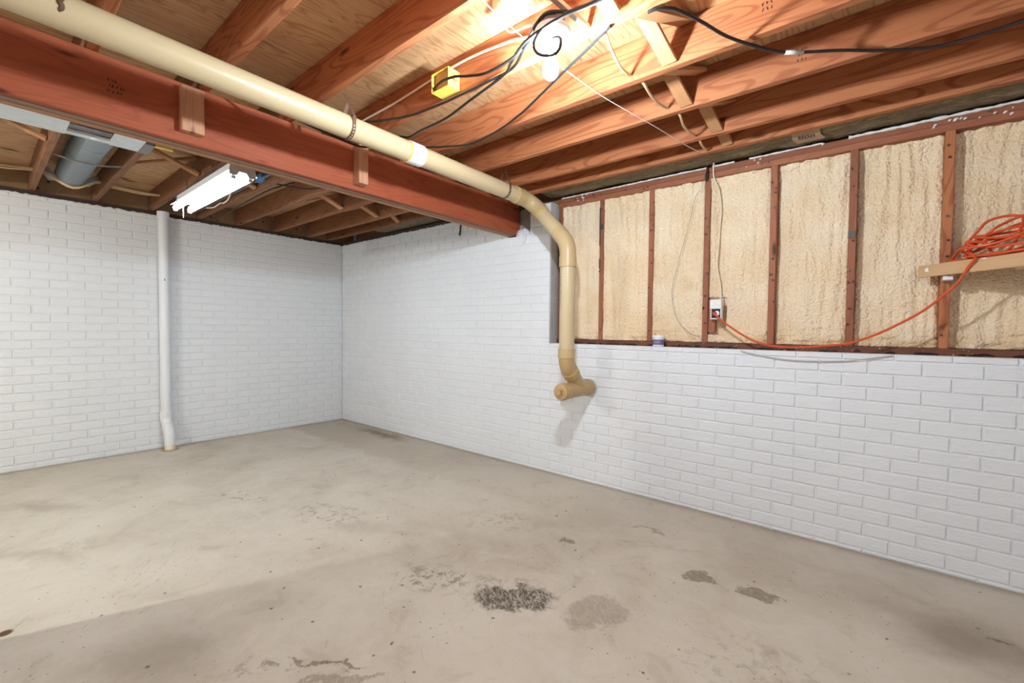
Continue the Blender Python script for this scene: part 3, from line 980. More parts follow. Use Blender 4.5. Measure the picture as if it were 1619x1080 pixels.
# second bend to vertical; solve its start so that it ends on the vertical axis
VX, VY = 3.822, -0.366
down = Vector((0, 0, -1))
b2 = arc((0, 0, 0), dr, down, 0.20, 12)
off = b2[-1]
t = (VX - off.x - e1.x) / dr.x
s0 = e1 + dr * t
MB().tube([e1, s0], PR, 28).build('pipe_section', 'pipe', dp, True)
b2 = [s0 + q for q in b2]
shift = Vector((VX, VY, 0)) - Vector((b2[-1].x, b2[-1].y, 0))
MB().tube([b2[0] - dr * 0.06] + b2 + [b2[-1] + down * 0.03], PR + 0.004, 28).build('elbow', 'hub', dp, True)
VX, VY = b2[-1].x, b2[-1].y
zt = b2[-1].z - 0.02
MB().lathe((VX, VY, zt), down, [(0, PR + .003), (0.001, PR + .0075), (0.075, PR + .0075), (0.076, PR)], 28).build('pipe_hub', 'hub', dp, True)
zb = 1.075
MB().tube([(VX, VY, zt - 0.02), (VX, VY, zb - 0.03)], PR, 28).build('pipe_section', 'pipe', dp, True)
MB().lathe((VX, VY, zb + 0.035), down, [(0, PR), (0.001, PR + .008), (0.07, PR + .008), (0.072, PR + .003)], 28).build('pipe_hub', 'hub', dp, True)
d45 = Vector((0, 0.7071, -0.7071))
b3 = arc((VX, VY, zb - 0.02), down, d45, 0.16, 10)
MB().tube([Vector((VX, VY, zb + 0.01))] + b3 + [b3[-1] + d45 * 0.02], PR + 0.004, 28).build('elbow', 'plug', dp, True)
MB().lathe(b3[-1], d45, [(0, PR + .003), (0.001, PR + .0085), (0.05, PR + .0085), (0.052, PR + .003)], 28).build('pipe_hub', 'plug', dp, True)
MB().lathe(b3[-1] - d45 * 0.006, d45, [(0, PR + .003), (0.001, PR + .006), (0.007, PR + .006)], 28).build('glue_ring', 'glue', dp, True)
WZ = 0.79
tb = (b3[-1].z - WZ)
j = b3[-1] + d45 * (tb / 0.7071)
wye = MB()
wye.tube([(VX, -0.40, WZ), (VX, 0.003, WZ)], PR + 0.003, 28)
wye.tube([b3[-1] + d45 * 0.03, j], PR + 0.002, 28)
wye.build('wye_fitting', 'plug', dp, True)
MB().lathe((VX, -0.075, WZ), (0, 1, 0), [(0, PR + .003), (0.001, PR + .009), (0.05, PR + .009), (0.051, PR + .003)], 28).build('pipe_hub', 'plug', dp, True)
MB().lathe((VX, -0.024, WZ), (0, 1, 0), [(0, PR + .001), (0.001, PR + .004), (0.027, PR + .004)], 28).build('wall_sleeve', 'whitep', dp, True)
MB().lathe((VX, -0.375, WZ), (0, -1, 0), [(0, PR + .003), (0.001, PR + .008), (0.05, PR + .008), (0.051, PR + .001)], 28).build('pipe_hub', 'plug', dp, True)
cp = MB().lathe((VX, -0.425, WZ), (0, -1, 0), [(0, PR - .002), (0.002, PR + .002), (0.016, PR + .002), (0.019, PR - .004), (0.0195, 0.03), (0.02, 0.001)], 28).build('cleanout_plug', 'plug', dp, True)
MB().box(VX - 0.017, VX + 0.017, -0.472, -0.444, WZ - 0.017, WZ + 0.017).build('square_boss', 'plug', cp)


def on_pipe(y, ang, lift=0.0008):
    c = px_run(y)
    return c + Vector((math.cos(ang), 0, math.sin(ang))) * (PR + lift)


# printed lines and a scratch on the pipe
mb = MB()
for (y0, y1, ang, n) in ((-1.30, -0.98, 0.85, 18), (-0.78, -0.52, 0.95, 14)):
    for k in range(n):
        y = y0 + (y1 - y0) * k / n
        ln = (y1 - y0) / n * random.uniform(0.3, 0.8)
        q = [on_pipe(y, ang - .03), on_pipe(y + ln, ang - .03), on_pipe(y + ln, ang + random.uniform(.02, .07)), on_pipe(y, ang + random.uniform(.02, .07))]
        mb.add(q, [(0, 1, 2, 3)])
for k in range(11):
    z = 1.66 - 0.022 * k - (0.012 if k > 4 else 0)
    an = -2.15
    def vp(z, an): return (VX + math.cos(an) * (PR + .0008), VY + math.sin(an) * (PR + .0008), z)
    mb.add([vp(z, an), vp(z, an + .11), vp(z + .012, an + .11), vp(z + .012 * random.uniform(.4, 1), an)], [(0, 1, 2, 3)])
o = mb.build('printing', 'ink', dp); o['kind'] = 'stuff'
mb = MB()
mb.tube([on_pipe(-2.985 + .003 * math.sin(k), 0.45 - 1.0 * k / 12, -0.004) for k in range(13)], [.004, .007, .009, .010, .009, .010, .011, .010, .009, .009, .008, .006, .003], 6)
mb2 = MB()
mb2.tube([on_pipe(-1.42 + 0.012 * k, 1.35 - 0.06 * k, 0.0) for k in range(9)], 0.0018, 5)
mb.build('brown_smear', 'rust', dp)
mb2.build('brown_smear', 'rust', dp)

# perforated strap hangers
for (yy, ya, lab) in ((-1.945, -2.01, 'rusty perforated strap looped under the drain pipe near the white coupling'), (-0.655, -0.79, 'second rusty strap looped under the drain pipe nearer the elbow')):
    c = px_run(yy)
    mb = MB()
    st = []
    r = PR + 0.0025
    for k in range(25):
        an = math.pi * 0.0 - math.pi * k / 24
        st.append((c + Vector((math.cos(an) * r, 0, math.sin(an) * r)), Vector((math.cos(an), 0, math.sin(an)))))
    pts = [(Vector((c.x + 0.02, yy - 0.03, JZ + 0.03)), Vector((1, 0, 0)))] + [(Vector((c.x + r, yy, c.z + 0.04)), Vector((1, 0, 0)))] + st + [(Vector((c.x - r, yy, c.z + 0.04)), Vector((-1, 0, 0))), (Vector((c.x - 0.025, yy + 0.02, JZ + 0.03)), Vector((-1, 0, 0)))]
    for k in range(len(pts) - 1):
        (p, n0), (q, n1) = pts[k], pts[k + 1]
        W = Vector((0, 0.0095, 0))
        mb.add([p - W, p + W, q + W, q - W, p - W + n0 * .0015, p + W + n0 * .0015, q + W + n1 * .0015, q - W + n1 * .0015], [(0, 1, 2, 3), (7, 6, 5, 4), (0, 3, 7, 4), (1, 5, 6, 2)])
    sh = mb.build('strap_hanger', 'rust', None, origin=c)
    tag(sh, lab, 'strap')
    hb = MB()
    for k in range(1, 25, 2):
        p, n0 = st[k]
        hb.lathe(p + n0 * 0.0012, n0, [(0, .003), (.0008, .003)], 8)
    hb.build('strap_holes', 'cream', sh)['kind'] = 'stuff'

# ------------------------------------------------------------------ white pipe on the left wall
lp = thing('downpipe', 'white painted pipe standing against the left brick wall', 'pipe', (0.06, -1.965, 0.0))
r = 0.045
MB().tube([(0.062, -1.955, 0.36), (0.062, -1.962, 2.385)], r, 24).build('pipe_section', 'whitep', lp, True)
MB().lathe((0.062, -1.962, 2.33), (0, 0, 1), [(0, r), (.001, r + .006), (.06, r + .006), (.061, r)], 24).build('pipe_hub', 'whitep', lp, True)
MB().lathe((0.062, -1.955, 0.385), (0, 0, -1), [(0, r), (.001, r + .006), (.05, r + .006), (.051, r + .002)], 24).build('pipe_hub', 'whitep', lp, True)
J1, J2 = Vector((0.062, -1.955, 0.34)), Vector((0.14, -1.945, 0.12))
mid = smooth_path([J1, J1 + Vector((0.004, 0, -0.04)), (J1 + J2) / 2, J2 + Vector((-0.004, 0, 0.04)), J2], 5)
MB().tube(mid, r + 0.003, 24).build('elbow', 'whitep', lp, True)
MB().lathe((0.086, -1.952, 0.265), (0.33, 0.04, -0.94), [(0, r), (.001, r + .008), (.012, r + .008), (.013, r)], 24).build('pipe_hub', 'whitep', lp, True)
MB().tube([J2 + Vector((0, 0, .02)), (0.142, -1.945, 0.055)], r, 24).build('pipe_section', 'whitep', lp, True)
MB().tube([(0.142, -1.945, 0.06), (0.142, -1.945, 0.0)], r - .002, 24).build('bare_pipe_foot', 'cream', lp, True)
MB().lathe((0.142, -1.945, 0.0), (0, 0, 1), [(0, r + .03), (.004, r + .028), (.006, r + .01), (.007, r)], 24).build('floor_ring', 'paper', lp, True)
mb = MB()
for k in range(5):
    an = -1.15 + 0.22 * k
    q = lambda an, z: (0.062 + math.cos(an) * (r + .0006), -1.9565 + math.sin(an) * (r + .0006), z)
    mb.add([q(an, 1.70), q(an + .14, 1.70), q(an + .14, 1.722), q(an, 1.722)], [(0, 1, 2, 3)])
mb.build('printing', 'ink', lp)['kind'] = 'stuff'

# ------------------------------------------------------------------ ducts beyond the girder
rd = thing('round_duct', 'round grey sheet metal duct between joists beyond the girder', 'duct', (1.1, -2.655, 2.47))
RDR = 0.092
ctr = lambda x: Vector((x, -2.655, 2.489))
MB().tube([ctr(1.93), ctr(1.55), ctr(1.549), ctr(1.2)], [RDR + .003, RDR + .003, RDR, RDR], 28).build('duct_section', 'duct', rd, True)
MB().tube([ctr(1.21), ctr(0.70)], [RDR + .002, RDR + .002], 28).build('duct_section', 'duct', rd, True)
MB().tube([ctr(0.71), ctr(0.5), Vector((0.38, -2.655, 2.492)), Vector((0.29, -2.655, 2.505)), Vector((0.24, -2.655, 2.53))], [RDR, RDR, RDR * .97, RDR * .9, RDR * .7], 28).build('duct_boot', 'duct', rd, True)
mb = MB()
for (ya_, yb_) in ((-2.82, -2.74), (-2.49, -2.57)):
    MB().bar((0.46, ya_, 2.50), (0.40, yb_, 2.43), 0.10, 0.004, (0, 0, 1)).build('boot_flange', 'duct', rd)
for x in (1.55, 1.205):
    MB().lathe(ctr(x), (1, 0, 0), [(0, RDR), (.004, RDR + .006), (.010, RDR + .006), (.014, RDR)], 28).build('duct_seam', 'duct', rd, True)

pan = thing('duct_pan', 'galvanized sheet metal duct running along the girder with a gap at the round duct', 'duct', (2.2, -3.3, 2.37))
MB().box(1.89, 2.55, -6.5, -2.822, 2.372, 2.396).build('pan_section', 'galv', pan)
MB().box(1.89, 2.55, -2.628, -2.492, 2.372, 2.396).build('pan_section', 'galv', pan)
MB().box(1.89, 1.945, -2.822, -2.628, 2.376, 2.392).build('pan_lip', 'galv', pan)
MB().box(1.955, 2.04, -2.818, -2.632, 2.394, 2.3965).build('inner_flap', 'rodgrey', pan)
MB().lathe((1.925, -2.70, 2.377), (0.2, 0.1, -1), [(0, .018), (.003, .014), (.005, .006)], 10).build('foam_dab', 'whiteplastic', pan)
MB().box(1.885, 2.09, -2.492, -2.440, 2.370, 2.3985).build('pan_end_cap', 'rodgrey', pan)

tag(MB().tube(smooth_path([(1.27, -2.826, 2.412), (1.278, -2.74, 2.392), (1.29, -2.65, 2.3855), (1.30, -2.56, 2.392), (1.31, -2.472, 2.412)], 5), 0.006, 8).build('thin_pipe', 'rodgrey', None, True), 'thin dark pipe crossing in front of the round duct', 'pipe')
tag(MB().tube([(1.95, -1.86, 2.46), (0.02, -1.80, 2.47)], 0.011, 10).build('gas_pipe', 'rod', None, True, origin=(1, -1.83, 2.46)), 'dark iron pipe running between the fifth and sixth far joists toward the left wall', 'pipe')
tag(MB().tube([(2.4, -1.678, 2.455), (0.02, -1.678, 2.452)], 0.010, 10).build('gas_pipe', 'rodgrey', None, True, origin=(1, -1.69, 2.45)), 'grey pipe running along the side of the dark brown far joist', 'pipe')
mb = MB()
mb.tube(smooth_path([(0.42, -3.24, 2.455), (0.40, -3.03, 2.452), (0.40, -2.88, 2.474), (0.42, -2.80, 2.462), (0.43, -2.64, 2.384), (0.42, -2.50, 2.466), (0.40, -2.40, 2.459), (0.42, -2.2, 2.448), (0.40, -2.05, 2.467)], 5), 0.0065, 7)
mb.tube(smooth_path([(0.47, -3.24, 2.46), (0.44, -3.03, 2.462), (0.40, -2.88, 2.486), (0.46, -2.80, 2.468), (0.46, -2.64, 2.384), (0.46, -2.50, 2.470), (0.44, -2.40, 2.463), (0.46, -2.2, 2.452), (0.40, -2.05, 2.475)], 5), 0.0065, 7)
tag(mb.build('cable_pair', 'tan', None, True, origin=(0.4, -2.6, 2.45)), 'pair of tan cables strung through joists along the left wall', 'cable')
tag(MB().tube(smooth_path([(0.17, -1.60, 2.45), (0.177, -1.575, 2.39), (0.30, -1.562, 2.375), (0.48, -1.56, 2.375), (0.79, -1.569, 2.385), (1.17, -1.58, 2.395), (1.607, -1.56, 2.42), (1.8, -1.45, 2.47)], 6), 0.006, 7).build('hanging_cable', 'black', None, True, origin=(0.8, -1.57, 2.4)), 'black cable drooping right of the fluorescent light toward the left wall', 'cable')
tag(MB().tube(smooth_path([(1.72, -1.61, 2.44), (1.76, -1.55, 2.432), (1.818, -1.49, 2.42), (1.896, -1.368, 2.415), (2.02, -1.29, 2.43)], 6), 0.006, 7).build('hanging_cable', 'black', None, True, origin=(1.8, -1.45, 2.42)), 'short black cable looped near the girder beyond the fluorescent light', 'cable')
tag(MB().tube(smooth_path([(1.45, -1.80, 2.43), (1.418, -1.80, 2.39), (1.20, -1.75, 2.37), (1.0, -1.725, 2.372), (0.90, -1.72, 2.39), (0.75, -1.727, 2.375), (0.62, -1.75, 2.385)], 6), 0.006, 7).build('hanging_cable', 'cream', None, True, origin=(1.0, -1.73, 2.38)), 'white cable drooping beside the fluorescent light', 'cable')
tag(MB().bar((2.03, -2.43, 2.392), (2.045, -2.34, 2.388), 0.03, 0.010).build('yellow_scrap', 'yellow', None, origin=(2.03, -2.4, 2.39)), 'torn yellow scrap poking out under the girder beside the duct end', 'scrap')
be = MB(); be.lathe((1.63, -1.665, 2.47), (1, 0, 0), [(0, .03), (.02, .034), (.10, .034), (.12, .028)], 12)
tag(be.build('blue_box', 'blue', None, True, origin=(1.68, -1.66, 2.47)), 'blue plastic electrical box tucked behind the fluorescent light', 'box')
tag(MB().box(0.62, 0.72, -1.99, -1.93, 2.405, 2.46).build('junction_box', 'galv', None, origin=(0.67, -1.96, 2.42)), 'small grey metal box above the far end of the fluorescent light', 'box')

# cable stub on the right wall
tag(MB().tube(smooth_path([(2.313, -0.008, 2.345), (2.306, -0.013, 2.29), (2.30, -0.011, 2.25), (2.288, -0.010, 2.21)], 5), [0.007] * 10 + [.009] * 6, 7).build('cable_stub', 'rod', None, True, origin=(2.3, -0.01, 2.28)), 'short frayed cable end hanging over the top of the right brick wall', 'cable')

# ------------------------------------------------------------------ fluorescent light
FX0, FX1, FY, FZ = 1.30, 2.52, -2.105, 2.185
fl = thing('fluorescent_fixture', 'lit two-tube fluorescent shop light hanging beyond the girder', 'lamp', ((FX0 + FX1) / 2, FY, FZ))
mb = MB()
L0, L1 = FX0 + 0.01, FX1 + 0.02
prof = [(-0.085, 0.012), (-0.035, 0.045), (0.035, 0.045), (0.085, 0.012)]
v = []
for x in (L0, L1):
    for (p, q) in prof: v.append((x, FY + p, FZ + q))
    for (p, q) in reversed(prof): v.append((x, FY + p, FZ + q + 0.004))
n = 8
mb.add(v, [(i, (i + 1) % n, (i + 1) % n + n, i + n) for i in range(n)] + [tuple(range(n - 1, -1, -1)), tuple(range(n, 2 * n))])
mb.build('reflector', 'fixwhite', fl)
MB().box(L0, L1, FY - 0.04, FY + 0.04, FZ + 0.050, FZ + 0.095).build('housing', 'fixwhite', fl)
MB().add([(L1 + .001, FY - .075, FZ + .03), (L1 + .001, FY - .06, FZ + .095), (L1 + .001, FY + .06, FZ + .095), (L1 + .001, FY + .075, FZ + .03), (L1 + .001, FY + .075, FZ - .005), (L1 + .001, FY + .035, FZ - .005), (L1 + .001, FY + .02, FZ + .02), (L1 + .001, FY - .02, FZ + .02), (L1 + .001, FY - .035, FZ - .005), (L1 + .001, FY - .075, FZ - .005),
          (L1 + .004, FY - .075, FZ + .03), (L1 + .004, FY - .06, FZ + .095), (L1 + .004, FY + .06, FZ + .095), (L1 + .004, FY + .075, FZ + .03), (L1 + .004, FY + .075, FZ - .005), (L1 + .004, FY + .035, FZ - .005), (L1 + .004, FY + .02, FZ + .02), (L1 + .004, FY - .02, FZ + .02), (L1 + .004, FY - .035, FZ - .005), (L1 + .004, FY - .075, FZ - .005)],
         [tuple(range(9, -1, -1)), tuple(range(10, 20))] + [(k, (k + 1) % 10, (k + 1) % 10 + 10, k + 10) for k in range(10)]).build('end_plate', 'grey', fl)
for s in (-1, 1):
    MB().tube([(FX0, FY + s * .048, FZ), (FX0 + .001, FY + s * .048, FZ), (FX1 - .001, FY + s * .048, FZ), (FX1, FY + s * .048, FZ)], [.012, .0185, .0185, .012], 16).build('lamp_tube', 'tube', fl, True)
    for x in (FX0 - 0.004, FX1 + 0.004):
        MB().box(x - .008, x + .008, FY + s * .048 - .012, FY + s * .048 + .012, FZ - .022, FZ + .03).build('lamp_socket', 'steel' if x > 2 else 'fixwhite', fl)
for x in (L0 + 0.1, L1 - 0.1):
    MB().tube([(x, FY, FZ + .09), (x, FY, JZ + 0.0)], 0.003, 6).build('hanging_hook', 'rod', fl)
MB().tube([(FX0 + .09, FY - .02, FZ - .0), (FX0 + .09, FY - .02, FZ - .085)], 0.0035, 6).build('pull_chain', 'whiteplastic', fl)

# ------------------------------------------------------------------ bare bulb on a porcelain holder
BX, BY = 4.635, -1.785
lh = thing('lamp_holder', 'white porcelain lamp holder with the lit bare bulb under the joists', 'lamp', (BX, BY, 2.35))
MB().lathe((BX, BY, 2.375), (0, 0, -1), [(0, .05), (.004, .066), (.018, .068), (.030, .060), (.040, .040), (.044, .027), (.070, .024), (.072, .018)], 32).build('porcelain_base', 'porcelain', lh, True)
MB().lathe((BX, BY, 2.405), (0, 0, -1), [(0, .05), (.001, .052), (.030, .052), (.0305, .05)], 8).build('mounting_box', 'rodgrey', lh)
MB().lathe((BX, BY, 2.303), (0, 0, -1), [(0, .0135), (.020, .0135), (.024, .0125)], 16).build('screw_base', 'steel', lh, True)
MB().lathe((BX - .004, BY, 2.281), (-.06, 0, -1), [(0, .0125), (.012, .0155), (.028, .0235), (.045, .0285), (.058, .0295), (.072, .0265), (.083, .018), (.088, .008), (.089, .001)], 24).build('bulb', 'bulb', lh, True)
hb = MB(); hb.bar((4.655, -2.02, 2.445), (4.713, -1.662, 2.415), 0.02, 0.016, (0, 0, 1))
tag(hb.build('hanger_bar', 'steel', None, origin=(4.69, -1.84, 2.43)), 'shiny metal hanger bar spanning joists beside the bare bulb', 'bracket')

# yellow outlet box on the fifth joist
yb = thing('yellow_junction_box', 'yellow plastic electrical box on the side of the fifth near joist', 'box', (3.945, -1.70, 2.45))
y1, y0 = -1.660, -1.735
X0, X1, Z0, Z1 = 3.885, 4.005, 2.405, 2.495
MB().box(X0, X1, y1 - .003, y1, Z0, Z1).build('box_back', 'boxback', yb)
MB().box(X0, X0 + .003, y0, y1 - .003, Z0, Z1).build('box_side', 'yellow', yb)
MB().box(X1 - .003, X1, y0, y1 - .003, Z0, Z1).build('box_side', 'yellow', yb)
MB().box(X0 + .003, X1 - .003, y0, y1 - .003, Z0, Z0 + .003).build('box_side', 'yellow', yb)
MB().box(X0 + .003, X1 - .003, y0, y1 - .003, Z1 - .003, Z1).build('box_side', 'yellow', yb)
MB().box(X0 + .02, X1 - .02, y0 + .012, y0 + .015, Z0 + .003, Z1 - .003).build('box_cover', 'boxback', yb)
mb = MB(); mb.box(X1, X1 + .002, y0 + .02, y1 - .015, 2.446, 2.449); mb.box(X1, X1 + .002, -1.70, -1.697, Z0 + .02, Z1 - .02)
mb.build('box_slots', 'ink', yb)


def cable(name, pts, r, mat, label, cat='cable', k=7, n=8):
    o = MB().tube(smooth_path(pts, k), r, n).build(name, mat, None, True, origin=pts[len(pts) // 2])
    return tag(o, label, cat)


cable('black_cable', [(5.3, -1.86, 2.372), (4.957, -1.81, 2.368), (4.854, -1.80, 2.376), (4.73, -1.80, 2.392), (4.634, -1.84, 2.40), (4.515, -1.80, 2.36), (4.452, -1.80, 2.331), (4.315, -1.80, 2.323), (4.203, -1.80, 2.349), (4.124, -1.80, 2.374), (4.02, -1.775, 2.405), (3.95, -1.75, 2.42), (3.876, -1.72, 2.43)], 0.006, 'black', 'upper black cable curving past the bulb into the yellow box')
cable('black_cable', [(5.3, -1.90, 2.375), (4.931, -1.83, 2.366), (4.854, -1.82, 2.366), (4.74, -1.86, 2.345), (4.62, -1.86, 2.325), (4.526, -1.81, 2.345), (4.366, -1.696, 2.37), (4.199, -1.69, 2.366), (4.04, -1.69, 2.366), (3.902, -1.685, 2.37), (3.688, -1.70, 2.372), (3.541, -1.75, 2.372), (3.40, -1.83, 2.368), (3.2, -1.90, 2.39)], 0.006, 'black', 'middle black cable passing below the yellow box and over the drain pipe')
cable('black_cable', [(5.3, -1.93, 2.370), (4.932, -1.84, 2.358), (4.844, -1.835, 2.356), (4.73, -1.875, 2.330), (4.60, -1.875, 2.315), (4.50, -1.82, 2.335), (4.40, -1.75, 2.35), (4.315, -1.694, 2.36), (4.056, -1.635, 2.360), (3.822, -1.583, 2.36), (3.62, -1.58, 2.355), (3.50, -1.575, 2.35), (3.43, -1.60, 2.362), (3.37, -1.655, 2.318), (3.362, -1.72, 2.285), (3.362, -1.80, 2.258), (3.355, -1.88, 2.26), (3.33, -2.0, 2.28), (3.28, -2.15, 2.32), (3.2, -2.3, 2.38)], 0.006, 'black', 'lower black cable drooping over the drain pipe by the white coupling')
cable('black_cable', [(4.80, -1.645, 2.393), (4.769, -1.635, 2.388), (4.65, -1.58, 2.384), (4.531, -1.528, 2.382), (4.345, -1.441, 2.380), (4.131, -1.345, 2.378), (3.892, -1.27, 2.378), (3.666, -1.241, 2.380), (3.508, -1.294, 2.386), (3.385, -1.353, 2.392), (3.2, -1.42, 2.41)], 0.0055, 'black', 'thin black cable sagging across the fourth joist from behind the bulb')
cable('adapter_cord', [(4.70, -1.87, 2.335), (4.66, -1.88, 2.32), (4.628, -1.88, 2.298), (4.615, -1.875, 2.275), (4.627, -1.87, 2.25), (4.655, -1.865, 2.232), (4.69, -1.86, 2.224), (4.715, -1.86, 2.235), (4.722, -1.86, 2.258), (4.71, -1.855, 2.28), (4.685, -1.85, 2.288), (4.665, -1.83, 2.278)], 0.0055, 'black', 'black cord looped in a ring around the lamp holder', 'cable')
cable('heavy_cable', [(4.94, -1.63, 2.39), (4.97, -1.630, 2.388), (5.002, -1.61, 2.387), (5.032, -1.571, 2.386), (5.077, -1.465, 2.386), (5.129, -1.322, 2.386), (5.211, -1.175, 2.386), (5.279, -1.081, 2.386), (5.349, -1.026, 2.386), (5.465, -0.949, 2.386), (5.602, -0.84, 2.386), (5.757, -0.748, 2.386), (5.878, -0.742, 2.386), (5.986, -0.753, 2.386), (6.3, -0.79, 2.386), (7.2, -0.95, 2.386)], 0.0062, 'black', 'thick black cable with a taped splice crossing under the third and fourth joists')
hv = bpy.data.objects['heavy_cable']
tg = MB(); tg.tube([(5.287, -1.073, 2.3855), (5.345, -1.029, 2.3855)], 0.0080, 10)
tg.v = [v - hv.location for v in tg.v]
me = bpy.data.meshes.new('tape_wrap'); me.from_pydata([tuple(v) for v in tg.v], [], tg.f)
link('tape_wrap', me, 'grey', hv, True)
cable('tan_cable', [(4.765, -1.625, 2.425), (4.755, -1.60, 2.414), (4.727, -1.5, 2.414), (4.702, -1.36, 2.411), (4.699, -1.29, 2.416), (4.697, -1.238, 2.428), (4.715, -1.20, 2.43), (4.732, -1.17, 2.408), (4.721, -1.05, 2.404), (4.717, -0.93, 2.413), (4.726, -0.828, 2.428), (4.75, -0.80, 2.426), (4.766, -0.77, 2.404), (4.747, -0.65, 2.396), (4.741, -0.53, 2.406), (4.739, -0.42, 2.426), (4.75, -0.39, 2.424), (4.752, -0.36, 2.403), (4.744, -0.27, 2.403), (4.738, -0.18, 2.418), (4.735, -0.13, 2.42)], 0.0065, 'tan', 'tan cable threaded through holes in the near joists toward the outlet stud')
cable('tan_cable', [(3.10, -1.672, 2.495), (3.178, -1.669, 2.503), (3.523, -1.667, 2.510), (3.84, -1.666, 2.531), (4.066, -1.666, 2.537), (4.303, -1.667, 2.517), (4.409, -1.670, 2.494), (4.50, -1.70, 2.45), (4.56, -1.75, 2.415), (4.59, -1.77, 2.39)], 0.0055, 'cream', 'cream cable stapled along the fifth near joist behind the yellow box')
cable('tan_cable', [(4.60, -1.82, 2.40), (4.50, -1.80, 2.43), (4.42, -1.78, 2.46), (4.40, -1.80, 2.50), (4.46, -1.85, 2.53), (4.58, -1.88, 2.53), (4.70, -1.90, 2.52), (4.82, -1.92, 2.53)], 0.006, 'cream', 'cream cable curling above the porcelain lamp holder')
cable('pull_string', [(4.55, -2.20, 2.388), (4.52, -2.047, 2.385), (4.513, -1.913, 2.385), (4.511, -1.80, 2.384), (4.516, -1.66, 2.384), (4.531, -1.449, 2.383), (4.541, -1.322, 2.383), (4.554, -1.189, 2.385), (4.59, -0.976, 2.385), (4.622, -0.798, 2.385), (4.654, -0.594, 2.385), (4.683, -0.404, 2.385), (4.715, -0.258, 2.385), (4.72, -0.19, 2.395)], 0.0016, 'string', 'thin pale string stretched under the near joists past the bulb', 'string')

# ------------------------------------------------------------------ outlet, cables and cord on the framed wall
blk = board('nailer_block', (4.7165, 0.128, 1.245), (4.7165, 0.128, 1.472), 0.045, 0.046, 'stud', None, up=(0, 1, 0), ch=0.003)
tag(blk, 'short brown wood block fixed to the fourth stud behind the outlet box', 'wood block')
ob = thing('outlet_box', 'metal outlet box with white half cover beside the fourth stud', 'outlet', (4.758, 0.09, 1.40))
MB().box(4.720, 4.790, 0.062, 0.104, 1.335, 1.465).build('box_body', 'steel', ob)
MB().box(4.718, 4.788, 0.052, 0.062, 1.408, 1.468).build('half_cover', 'whiteplastic', ob)
MB().box(4.727, 4.783, 0.0595, 0.0618, 1.343, 1.406).build('dark_opening', 'tar', ob)
MB().lathe((4.762, 0.061, 1.375), (0, -1, 0), [(0, .017), (.005, .017), (.006, .015)], 14).build('receptacle', 'whiteplastic', ob, True)
mb = MB()
for (dx, dz) in ((.012, .018), (.03, .03), (.05, .022), (.02, .045)):
    mb.box(4.718 + dx, 4.718 + dx + .012, 0.0512, 0.0522, 1.408 + dz, 1.408 + dz + .002)
mb.build('cover_marks', 'grey', ob)['kind'] = 'stuff'

cable('white_cable', [(4.712, 0.09, 2.43), (4.712, 0.086, 2.353), (4.720, 0.088, 2.30), (4.741, 0.118, 2.238), (4.757, 0.128, 2.105), (4.751, 0.128, 1.974), (4.746, 0.126, 1.843), (4.740, 0.124, 1.712), (4.764, 0.122, 1.578), (4.772, 0.10, 1.49), (4.772, 0.085, 1.462)], 0.0048, 'cream', 'white cable dropping from the top plate down the foam to the outlet box')
cable('loose_wire', [(4.70, 0.02, 2.42), (4.668, 0.08, 2.405), (4.637, 0.09, 2.263), (4.595, 0.095, 2.213), (4.555, 0.098, 2.04), (4.514, 0.098, 1.887), (4.463, 0.098, 1.685), (4.438, 0.098, 1.547), (4.455, 0.098, 1.407), (4.503, 0.098, 1.304), (4.581, 0.105, 1.231), (4.65, 0.096, 1.215)], 0.0013, 'wire', 'thin dark wire hanging in a long loop left of the outlet stud', 'wire')
mb = MB(); mb.lathe((4.668, REC - 0.012, 2.30), (0.05, 0.1, 1), [(0, .004), (.02, .012), (.07, .010), (.10, .003)], 8)
tag(mb.build('wire_bundle', 'tar', None, True, origin=(4.668, REC - 0.01, 2.34)), 'dark tangled wire clump at the head of the fourth stud', 'wire')

# shelf angled out from the seventh stud
sd = Vector((0.32, -0.30, 0)).normalized()
sa = Vector((5.781, 0.085, 1.585)); sb = sa + sd * 0.85
sh = thing('shelf', 'small pine shelf board sticking out from the seventh stud, carrying the orange cord coil', 'shelf', tuple((sa + sb) / 2))
board('front_board', sa, sb, 0.019, 0.063, 'board', sh, ch=0.0015)
nrm_ = Vector((sd.y, -sd.x, 0))
bk = -nrm_ if nrm_.y > 0 else nrm_
back = Vector((-sd.y, sd.x, 0))
pa, pb_ = sa + back * 0.011, sb + back * 0.011
poly = [(pa.x + 0.02, pa.y - 0.018), (pb_.x, pb_.y), (6.38, 0.0), (6.30, 0.098), (5.80, 0.098)]
V = [(x, y, 1.600) for x, y in poly] + [(x, y, 1.612) for x, y in poly]
n = len(poly)
MB().add(V, [tuple(range(n - 1, -1, -1)), tuple(range(n, 2 * n))] + [(i, (i + 1) % n, (i + 1) % n + n, i + n) for i in range(n)]).build('shelf_panel', 'board', sh)
MB().box(5.868, 5.905, 0.012, 0.099, 1.530, 1.552).build('white_bracket', 'whiteplastic', sh)
fr = -back
for (t, z, w, h) in ((0.045, 1.590, .020, .024), (0.30, 1.612, .022, .006)):
    c = sa + sd * t + fr * 0.0102
    MB().add([c - sd * w / 2 + Vector((0, 0, z - 1.585 - h / 3)), c + sd * w / 2 + Vector((0, 0, z - 1.585 - h / 2)), c + sd * w / 2 * .7 + Vector((0, 0, z - 1.585 + h / 2)), c - sd * w / 2 * .8 + Vector((0, 0, z - 1.585 + h / 3))], [(0, 1, 2, 3)]).build('paint_spot', 'whiteplastic', sh)

